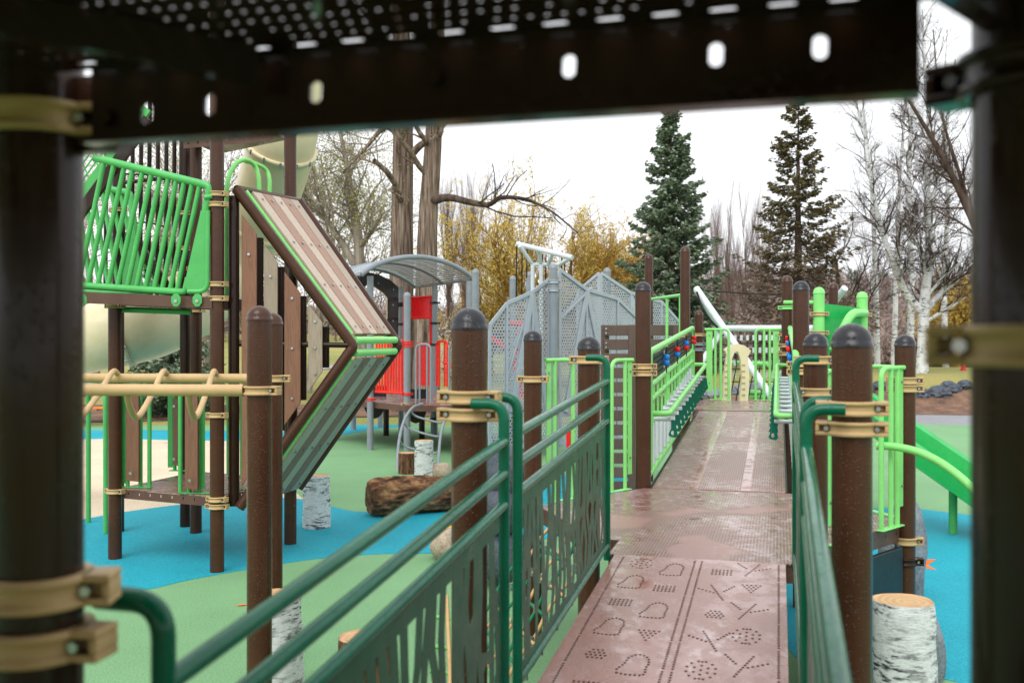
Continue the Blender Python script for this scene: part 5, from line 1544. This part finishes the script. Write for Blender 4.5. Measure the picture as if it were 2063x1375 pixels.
def spruce(x, y, h, rad, label, mat='needles_blue', bark_='bark_dark', dens=1.0, droop=.25, dead=None, sparse=0.0, sz=.11, name='spruce_tree'):
    z = tz(x, y) - .05
    p = empty(name, (x, y, z), label, 'tree'); org = Vector((x, y, z))
    segs = [(tuple(org + EZ * (h * i / 12)), tuple(org + EZ * (h * (i + 1) / 12)), .022 * h * (1 - i / 12.3), .022 * h * (1 - (i + 1) / 12.3)) for i in range(12)]
    C, D, C2, D2 = [], [], [], []
    lv = int(34 * dens * (h / 10) ** .5)
    for i in range(lv):
        f = (i + .3) / lv; zz = h * (.05 + .94 * f)
        prof = (1 - f) ** .85 * (1.0 if f > .12 else .75 + 2 * f)
        nb = max(4, int((10 - 5 * f)))
        for k in range(nb):
            if random.random() < sparse * .6: continue
            a = random.uniform(0, 6.283); L = rad * prof * random.uniform(.55, 1.2) + .10
            o = org + EZ * (zz + random.uniform(-.12, .12)); dh = Vector((math.cos(a), math.sin(a), 0))
            pts = []; M = 6
            for m in range(M + 1):
                t = m / M; pts.append(o + dh * (L * t) + EZ * (L * (-droop * 1.5 * t + droop * 1.9 * t ** 2.2 + (.18 if f > .7 else 0) * t)))
            for m in range(M): segs.append((tuple(pts[m]), tuple(pts[m + 1]), .012 * h / 10 * (1.3 - m / M) + .004, .012 * h / 10 * (1.3 - (m + 1) / M) + .003))
            nt = int((10 + 26 * L / rad) * dens * (1 - sparse * .5))
            side = Vector((-dh.y, dh.x, 0))
            for q in range(nt):
                t = random.uniform(.12, 1.0) ** .8; m = min(M - 1, int(t * M)); c = pts[m].lerp(pts[m + 1], t * M - m)
                w_ = L * .25 * (1 - t * .6)
                s = random.uniform(-1, 1); cc_ = c + side * s * w_ + dh * abs(s) * w_ * .5 - EZ * (abs(s) * w_ * .28 + random.uniform(0, .06))
                dd = (dh * .8 + side * s * 1.1 - EZ * .15)
                tgt = (C2, D2) if dead and (f < dead * random.uniform(.6, 1.25)) else (C, D)
                for _ in range(4): tgt[0].append(tuple(cc_ + rnd_dir() * random.uniform(.02, .13))); tgt[1].append(tuple(dd))
                if q % 4 == 0: segs.append((tuple(c), tuple(cc_), .006, .003))
    seg_obj('trunk', segs, bark_, p, org)
    leaves_obj('crown', C, sz, mat, p, org, 1.15, D)
    if C2: leaves_obj('crown', C2, sz * .75, 'needles_dead', p, org, 1.6, D2)
    return p
def tree(x, y, label, h, r, cfg, barkm, leaf_=None, lsize=.06, per=2, spread=.12, name='bare_tree', stems=None, lean=(0, 0), z=None, leaf2=None):
    z = tz(x, y) - .05 if z is None else z; org = Vector((x, y, z))
    p = empty(name, tuple(org), label, 'tree'); segs, tips = [], []
    if stems is None: grow(segs, tips, org, Vector((lean[0], lean[1], 1)), h, r, cfg['depth'], cfg)
    else:
        for st in stems:
            pts = [Vector(q[:3]) for q in st]; rs = [q[3] for q in st]
            sp = spline(pts, 5); nn = len(sp)
            for i in range(nn - 1):
                f0, f1 = i / (nn - 1) * (len(rs) - 1), (i + 1) / (nn - 1) * (len(rs) - 1)
                ra = float(np.interp(f0, range(len(rs)), rs)); rb = float(np.interp(f1, range(len(rs)), rs))
                segs.append((tuple(sp[i]), tuple(sp[i + 1]), ra, rb))
                if i > nn * cfg.get('bare', .2):
                    for _ in range(cfg['nb']):
                        if random.random() > cfg.get('pb', .8): continue
                        d = (sp[i + 1] - sp[i]).normalized(); xx, yy = perp(d); a = random.uniform(0, 6.283); an = R(random.uniform(*cfg.get('ang', (30, 65))))
                        bd = d * math.cos(an) + (xx * math.cos(a) + yy * math.sin(a)) * math.sin(an) + EZ * cfg.get('up', .1)
                        grow(segs, tips, sp[i], bd, cfg['bl'] * random.uniform(.5, 1.2) * (.4 + .6 * (1 - i / nn)), max(rb * .35, .012), cfg['depth'] - 1, cfg)
    if barkm == 'birch_tree':
        seg_obj('trunk', [s for s in segs if s[2] > .032], barkm, p, org); seg_obj('branches', [s for s in segs if s[2] <= .032], 'bark_dark', p, org)
    else: seg_obj('trunk', segs, barkm, p, org, cfg.get('thick', .05))
    if leaf_:
        C = around(tips, per, spread)
        if leaf2:
            m = rng.random(len(C)) < .4; leaves_obj('crown', C[m], lsize, leaf2, p, org); C = C[~m]
        leaves_obj('crown', C, lsize, leaf_, p, org)
    return p
# ---- the two conifers in the open
q = px2w(1352, 40); spruce(q[0], q[1], 11.6, 2.6, 'full blue green spruce pointing into the white sky behind the walkway', 'needles_blue', dens=1.5, sz=.085)
q = px2w(1608, 41); spruce(q[0], q[1], 11.6, 3.0, 'thin tall spruce gone brown below and olive above', 'needles_olive', dens=1.15, dead=.42, sparse=.22, sz=.08, droop=.3)
q = px2w(345, 27); spruce(q[0], q[1], 3.9, 1.5, 'small blue spruce on the lawn below the cream tube', 'needles_blue', dens=1.2, sz=.06)
# ---- the big twin trunks
def pt3(x, y, Y, r): v = at(x, y, Y); return (v.x, v.y, v.z, r)
CB = dict(depth=3, nb=1, pb=.5, wob=.22, grav=.03, up=.12, ls=(.45, .7), rs=.55, bl=3.2, bare=.42, thick=.05, nseg=4, ang=(30, 70))
tree(*px2w(806, 28), 'thick furrowed trunk, left of the twin pair behind the curved roof', 0, 0, CB, 'bark_big', 'leaf_sparse', .035, 1, .15, 'large_tree',
     stems=[[pt3(808, 840, 28, .48), pt3(808, 640, 28, .36), pt3(810, 450, 28, .31), pt3(812, 260, 28, .28), pt3(808, 60, 28, .24), pt3(800, -160, 28, .2)],
            [pt3(812, 330, 28, .12), pt3(850, 290, 27.6, .10), pt3(885, 272, 27.4, .09), pt3(892, 240, 27.4, .07), pt3(930, 180, 27.4, .05)],
            [pt3(803, 250, 28, .10), pt3(770, 260, 28, .07), pt3(735, 300, 28, .05), pt3(690, 350, 28, .03)]])
tree(*px2w(862, 27.6), 'thick furrowed trunk with a long side limb, right of the twin pair', 0, 0, CB, 'bark_big', 'leaf_sparse', .035, 1, .15, 'large_tree',
     stems=[[pt3(858, 850, 27.6, .42), pt3(858, 640, 27.6, .32), pt3(862, 450, 27.6, .27), pt3(872, 300, 27.6, .24), pt3(880, 120, 27.6, .2), pt3(885, -120, 27.6, .16)]])
CL = dict(depth=3, nb=1, pb=.75, wob=.2, grav=.06, up=.25, ls=(.45, .75), rs=.5, bl=2.2, bare=.3, thick=.05, nseg=4, ang=(30, 60))
tree(*px2w(862, 27.5), 'long bare limb reaching right from the twin trunks over the yellow willow', 0, 0, CL, 'bark_dark', None, name='tree_limb', z=at(880, 400, 27.5).z,
     stems=[[pt3(868, 405, 27.5, .14), pt3(905, 398, 27.3, .10), pt3(950, 408, 27, .085), pt3(985, 412, 26.8, .07), pt3(1010, 398, 26.7, .06), pt3(1060, 402, 26.5, .05), pt3(1110, 425, 26.3, .035), pt3(1165, 470, 26, .02)]])
# ---- leafy pale limbed tree left of the trunks, and others behind the tower
CS = dict(depth=3, nb=2, pb=.75, wob=.26, grav=.03, up=.1, ls=(.45, .72), rs=.55, bl=2.6, bare=.2, thick=.05, nseg=4)
tree(*px2w(716, 31), 'pale barked tree with sparse yellow green leaves beside the twin trunks', 0, 0, CS, 'bark_grey', 'leaf_sparse', .042, 1, .25, 'sparse_tree',
     stems=[[pt3(728, 820, 31, .2), pt3(724, 520, 31, .16), pt3(712, 420, 31, .12), pt3(698, 330, 31, .08), pt3(680, 240, 31, .05)], [pt3(716, 535, 31, .12), pt3(670, 460, 31, .1), pt3(640, 420, 31, .07), pt3(600, 370, 31, .05)],
            [pt3(722, 500, 31, .09), pt3(745, 470, 30.6, .07), pt3(770, 430, 30.4, .05)]])
for i, (x, Y, hh, l, lf) in enumerate(((520, 33, 9.5, 'sparse leaved tree filling the gap behind the cream tube', 'leaf_sparse'), (300, 32, 9.5, 'pale leaved tree behind the tall pipe wall', 'leaf_pale'), (190, 34, 9, 'pale leaved tree at the far left behind the green bars', 'leaf_pale'), (430, 36, 10, 'thin leaved tree behind the tall tower post', 'leaf_sparse'), (620, 38, 9.5, 'grey branched tree rising above the slanted planks', 'leaf_sparse'))):
    cfg = dict(depth=3, nb=2, pb=.8, wob=.2, grav=.03, up=.12, ls=(.5, .75), rs=.55, thick=.05, nseg=5)
    q = px2w(x, Y); tree(q[0], q[1], l, hh * .62, .16, cfg, 'bark_grey', lf, .055, 2, .3, 'sparse_tree', lean=(random.uniform(-.1, .1), 0))
# white blossom-like leaves near the red panel
cfg = dict(depth=3, nb=2, pb=.8, wob=.22, grav=.02, up=.1, ls=(.5, .7), rs=.55, thick=.05, nseg=4)
q = px2w(925, 30); tree(q[0], q[1], 'small shrub tree with cream leaves between trunks and grey posts', 1.6, .05, cfg, 'bark_purple', 'leaf_pale', .06, 1, .1, 'small_tree')
# ---- yellow willow
def willow(x, y, h, rad, label, mats, n=1000, seed=1):
    z = tz(x, y); org = Vector((x, y, z)); p = empty('willow_tree', tuple(org), label, 'tree'); segs, tips = [], []
    cfg = dict(depth=3, nb=2, pb=.85, wob=.2, grav=.05, up=.2, ls=(.5, .75), rs=.6, thick=.05, nseg=4, ang=(25, 60))
    for k in range(5): 
        a = k * 1.26 + .4; grow(segs, tips, org + EZ * h * .14, Vector((math.cos(a) * .5, math.sin(a) * .5, 1)), h * .46, .15, 3, cfg)
    segs.append((tuple(org), tuple(org + EZ * h * .18), .3, .22))
    random.shuffle(tips)
    A, B = [], []; DA, DB = [], []
    for t in tips[:n]:
        L = random.uniform(.5, 1.6) * h / 7; d = Vector(t) - (org + EZ * h * .4); d.z = 0
        if d.length > 0: d.normalize()
        pv = Vector(t); m = 9
        for k in range(m):
            f = k / m; q = Vector(t) + d * (L * .3 * math.sin(f * 1.6)) + EZ * (L * (.22 * math.sin(f * 3.1) - .8 * f * f)) + rnd_dir() * .03
            if q.z < z + .7: break
            segs.append((tuple(pv), tuple(q), .007, .005)); dv = q - pv; pv = q
            for _ in range(2):
                (A if random.random() < .62 else B).append(tuple(q + rnd_dir() * .07)); (DA if len(A) > len(DA) else DB).append(tuple(-EZ * .6 + rnd_dir() * .8))
    seg_obj('trunk', segs, 'bark_gold', p, org)
    leaves_obj('crown', A, .05, mats[0], p, org, 1.3, DA); leaves_obj('crown', B, .05, mats[1], p, org, 1.3, DB)
q = px2w(1082, 45); willow(q[0], q[1], 9.6, 3, 'yellow green willow behind the honeycomb panels, left one', ('leaf_willow', 'leaf_gold'))
q = px2w(1205, 48); willow(q[0], q[1], 8.4, 3, 'golden leaved willow just left of the full spruce', ('leaf_gold', 'leaf_rust'))
q = px2w(1925, 50); willow(q[0], q[1], 5.2, 3, 'golden leaved tree glowing behind the white birch', ('leaf_gold', 'leaf_willow'), 500)
q = px2w(985, 52); willow(q[0], q[1], 4.8, 3, 'low yellowing tree behind the curved roof end', ('leaf_willow', 'leaf_rust'), 450)
# ---- birches on the right
CBi = dict(depth=4, nb=2, pb=.7, wob=.2, grav=-.01, up=.1, ls=(.45, .7), rs=.5, bl=2.3, bare=.22, thick=.05, nseg=4, ang=(25, 60))
b0 = px2w(1858, 36); zb0 = at(1858, 752, 36).z
tree(b0[0], b0[1], 'white birch with peeling bark forking on the grassy mound', 0, 0, CBi, 'birch_tree', None, name='birch_tree', z=tz(*b0) - .1,
     stems=[[pt3(1857, 765, 36, .25), pt3(1860, 690, 36, .21), pt3(1862, 620, 36, .2), pt3(1872, 500, 36, .14), pt3(1868, 380, 36, .11), pt3(1872, 260, 36, .09), pt3(1862, 120, 36, .06), pt3(1858, 20, 36, .03)],
            [pt3(1860, 630, 36, .16), pt3(1825, 590, 36, .13), pt3(1800, 530, 35.6, .11), pt3(1775, 460, 35.4, .09), pt3(1752, 350, 35.2, .06), pt3(1735, 240, 35.2, .04), pt3(1700, 160, 35, .02)],
            [pt3(1866, 625, 36, .12), pt3(1895, 590, 36.4, .1), pt3(1930, 560, 36.6, .08), pt3(1965, 500, 36.8, .05)],
            [pt3(1868, 430, 36, .09), pt3(1890, 360, 36, .06), pt3(1905, 260, 36, .04), pt3(1925, 120, 36, .02)]])
b1 = px2w(1838, 41)
tree(b1[0], b1[1], 'second slimmer white birch stem just left of the forked one', 0, 0, CBi, 'birch_tree', None, name='birch_tree', stems=[[pt3(1832, 760, 41, .17), pt3(1836, 560, 41, .14), pt3(1830, 380, 41, .1), pt3(1838, 200, 41, .07), pt3(1836, 40, 41, .04)]])
for x_, Y_, st, l in ((1768, 45, [(1768, 760, .15), (1764, 560, .12), (1756, 380, .08), (1742, 240, .05), (1730, 140, .03)], 'slender white birch left of the forked one, tallest in the gap'),
                      (1800, 48, [(1800, 760, .15), (1806, 560, .12), (1812, 380, .09), (1822, 230, .06), (1826, 90, .03)], 'thin white birch stem standing between the other birches'),
                      (1906, 43, [(1906, 760, .15), (1902, 560, .12), (1910, 400, .09), (1900, 240, .06), (1908, 60, .03)], 'white birch stem right of the forked one by the pillar')):
    q = px2w(x_, Y_); tree(q[0], q[1], l, 0, 0, dict(CBi, bl=2.0), 'birch_tree', None, name='birch_tree', stems=[[pt3(a, b, Y_, r) for a, b, r in st]])
b2 = px2w(1920, 33)
CBr = dict(CBi, bl=2.2, pb=.58)
tree(b2[0] + 1.2, b2[1], 'dark leaning bare tree at the far right beside the pillar', 0, 0, CBr, 'bark_dark', None, name='bare_tree', stems=[[pt3(2010, 780, 33, .2), pt3(1985, 520, 33, .16), pt3(1940, 400, 33, .12), pt3(1890, 300, 33, .09), pt3(1830, 200, 33, .05)], [pt3(1975, 480, 33, .09), pt3(1930, 340, 33, .06), pt3(1895, 220, 33, .04), pt3(1880, 60, 33, .02)]])
q = px2w(1742, 44); tree(q[0], q[1], 'bare dark many branched tree left of the birches', 5.0, .11, dict(depth=4, nb=2, pb=.66, wob=.22, grav=.03, up=.15, ls=(.48, .7), rs=.55, nseg=5), 'bark_dark', name='bare_tree', lean=(-.1, 0))
# ---- upright bare poplars
CP_ = dict(depth=3, nb=3, pb=.8, wob=.07, grav=.10, up=.9, ls=(.35, .6), rs=.45, nseg=6, ang=(14, 34), thick=.05)
for i, (x, Y, h) in enumerate(((1472, 62, 8.4), (1505, 66, 8.8), (1440, 70, 8.0), (1290, 66, 6.4), (1540, 70, 7.2), (905, 46, 6.6), (955, 50, 7.0), (930, 56, 6.2))):
    lab = ['bare upright poplar just right of the full spruce', 'tallest bare upright poplar between the two spruces', 'bare upright poplar close behind the full spruce', 'bare upright poplar left of the full spruce top', 'bare upright poplar left of the brown spruce', 'bare upright tree right of the twin trunks', 'bare upright tree above the end of the curved roof', 'pale bare tree behind the grey roof post'][i]
    q = px2w(x, Y); tree(q[0], q[1], lab, h, .07, CP_, 'bark_purple', name='poplar_tree')
# ---- small round trees, hedge and shrubs on the far lawn
q = px2w(1880, 62); tree(q[0], q[1], 'small dark round headed tree on the far lawn by the hydrant', 1.6, .12, dict(depth=4, nb=3, pb=.9, wob=.2, grav=-.02, up=.1, ls=(.5, .75), rs=.6, nseg=4, ang=(35, 75)), 'bark_dark', 'hedge_leaf', .08, 1, .12, 'small_tree')
def hedge(x0, x1, Y, z0, hh, dd, label, n):
    a, b = px2w(x0, Y), px2w(x1, Y); L = abs(b[0] - a[0]); z = tz((a[0] + b[0]) / 2, Y) + z0
    p = empty('clipped_hedge', ((a[0] + b[0]) / 2, Y, z), label, 'hedge'); C = np.stack([rng.uniform(a[0], b[0], n), Y + rng.uniform(0, dd, n), z + hh * rng.random(n) ** .7], 1)
    leaves_obj('foliage', C, .12, 'hedge_leaf', p, Vector(((a[0] + b[0]) / 2, Y, z)))
hedge(1690, 1990, 66, 0, .8, 1.2, 'low clipped brown hedge across the far lawn', 6000)
hedge(1400, 1700, 58, 0, 1.0, 1.2, 'low brown hedge behind the silver pipes', 5000)
# ---- wooded hillside
hx_ = np.linspace(-260, 260, 80); hy_ = np.linspace(95, 330, 40); HX, HY = np.meshgrid(hx_, hy_)
def hillz(X, Y): return 15.5 * smoothstep(95, 235, Y) * (.72 + .28 * np.sin(X * .021 + .6) + .10 * np.sin(X * .063)) * (.42 + .58 * smoothstep(-20, 70, X) + .35 * (1 - smoothstep(-130, -50, X)))
HZ = hillz(HX, HY) - .4
hi = np.arange(HX.size).reshape(HX.shape)
hill = np_mesh('hill', np.stack([HX.ravel(), HY.ravel(), HZ.ravel()], 1), np.stack([hi[:-1, :-1].ravel(), hi[:-1, 1:].ravel(), hi[1:, 1:].ravel(), hi[1:, :-1].ravel()], 1), 'hill'); hill['kind'] = 'structure'
segs = []; CC = []; CG = []
for _ in range(2600):
    Y = random.uniform(72, 240); X = random.uniform(-.62, .62) * Y
    if -.12 * Y < X < .05 * Y and Y < 90: continue
    z = float(hillz(np.array(X), np.array(Y))) - .4 if Y > 95 else tz(X, Y); h = random.uniform(3.2, 6.0) * (1 if Y > 90 else .62)
    if random.random() < .10 and Y > 110:
        for k in range(40):
            f = random.random(); rr = (1 - f) * h * .2; a = random.uniform(0, 6.28); CG.append((X + rr * math.cos(a), Y + rr * math.sin(a), z + f * h * 1.15))
        continue
    segs.append(((X, Y, z), (X + random.uniform(-.3, .3), Y, z + h * .8), .09, .04))
    for k in range(13):
        f = random.uniform(.2, .8); a = random.uniform(0, 6.28); l = h * random.uniform(.15, .38)
        b = Vector((X, Y, z + h * f)); e = b + Vector((math.cos(a) * l * .6, math.sin(a) * l * .6, l))
        segs.append((tuple(b), tuple(e), .04, .012))
        CC.append(tuple(e)); CC.append(tuple(b.lerp(e, .6)))
V, F = tubes_np(segs, 3); dw = np_mesh('distant_wood', V, F, 'bark_purple'); dw['kind'] = 'stuff'; dw['label'] = 'bare brown purple wood covering the far hillside'; dw['category'] = 'wood'
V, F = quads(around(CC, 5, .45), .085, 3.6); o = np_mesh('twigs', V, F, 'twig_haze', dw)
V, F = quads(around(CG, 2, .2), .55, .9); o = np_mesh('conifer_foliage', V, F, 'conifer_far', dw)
# utility cable far behind is left to the net climber
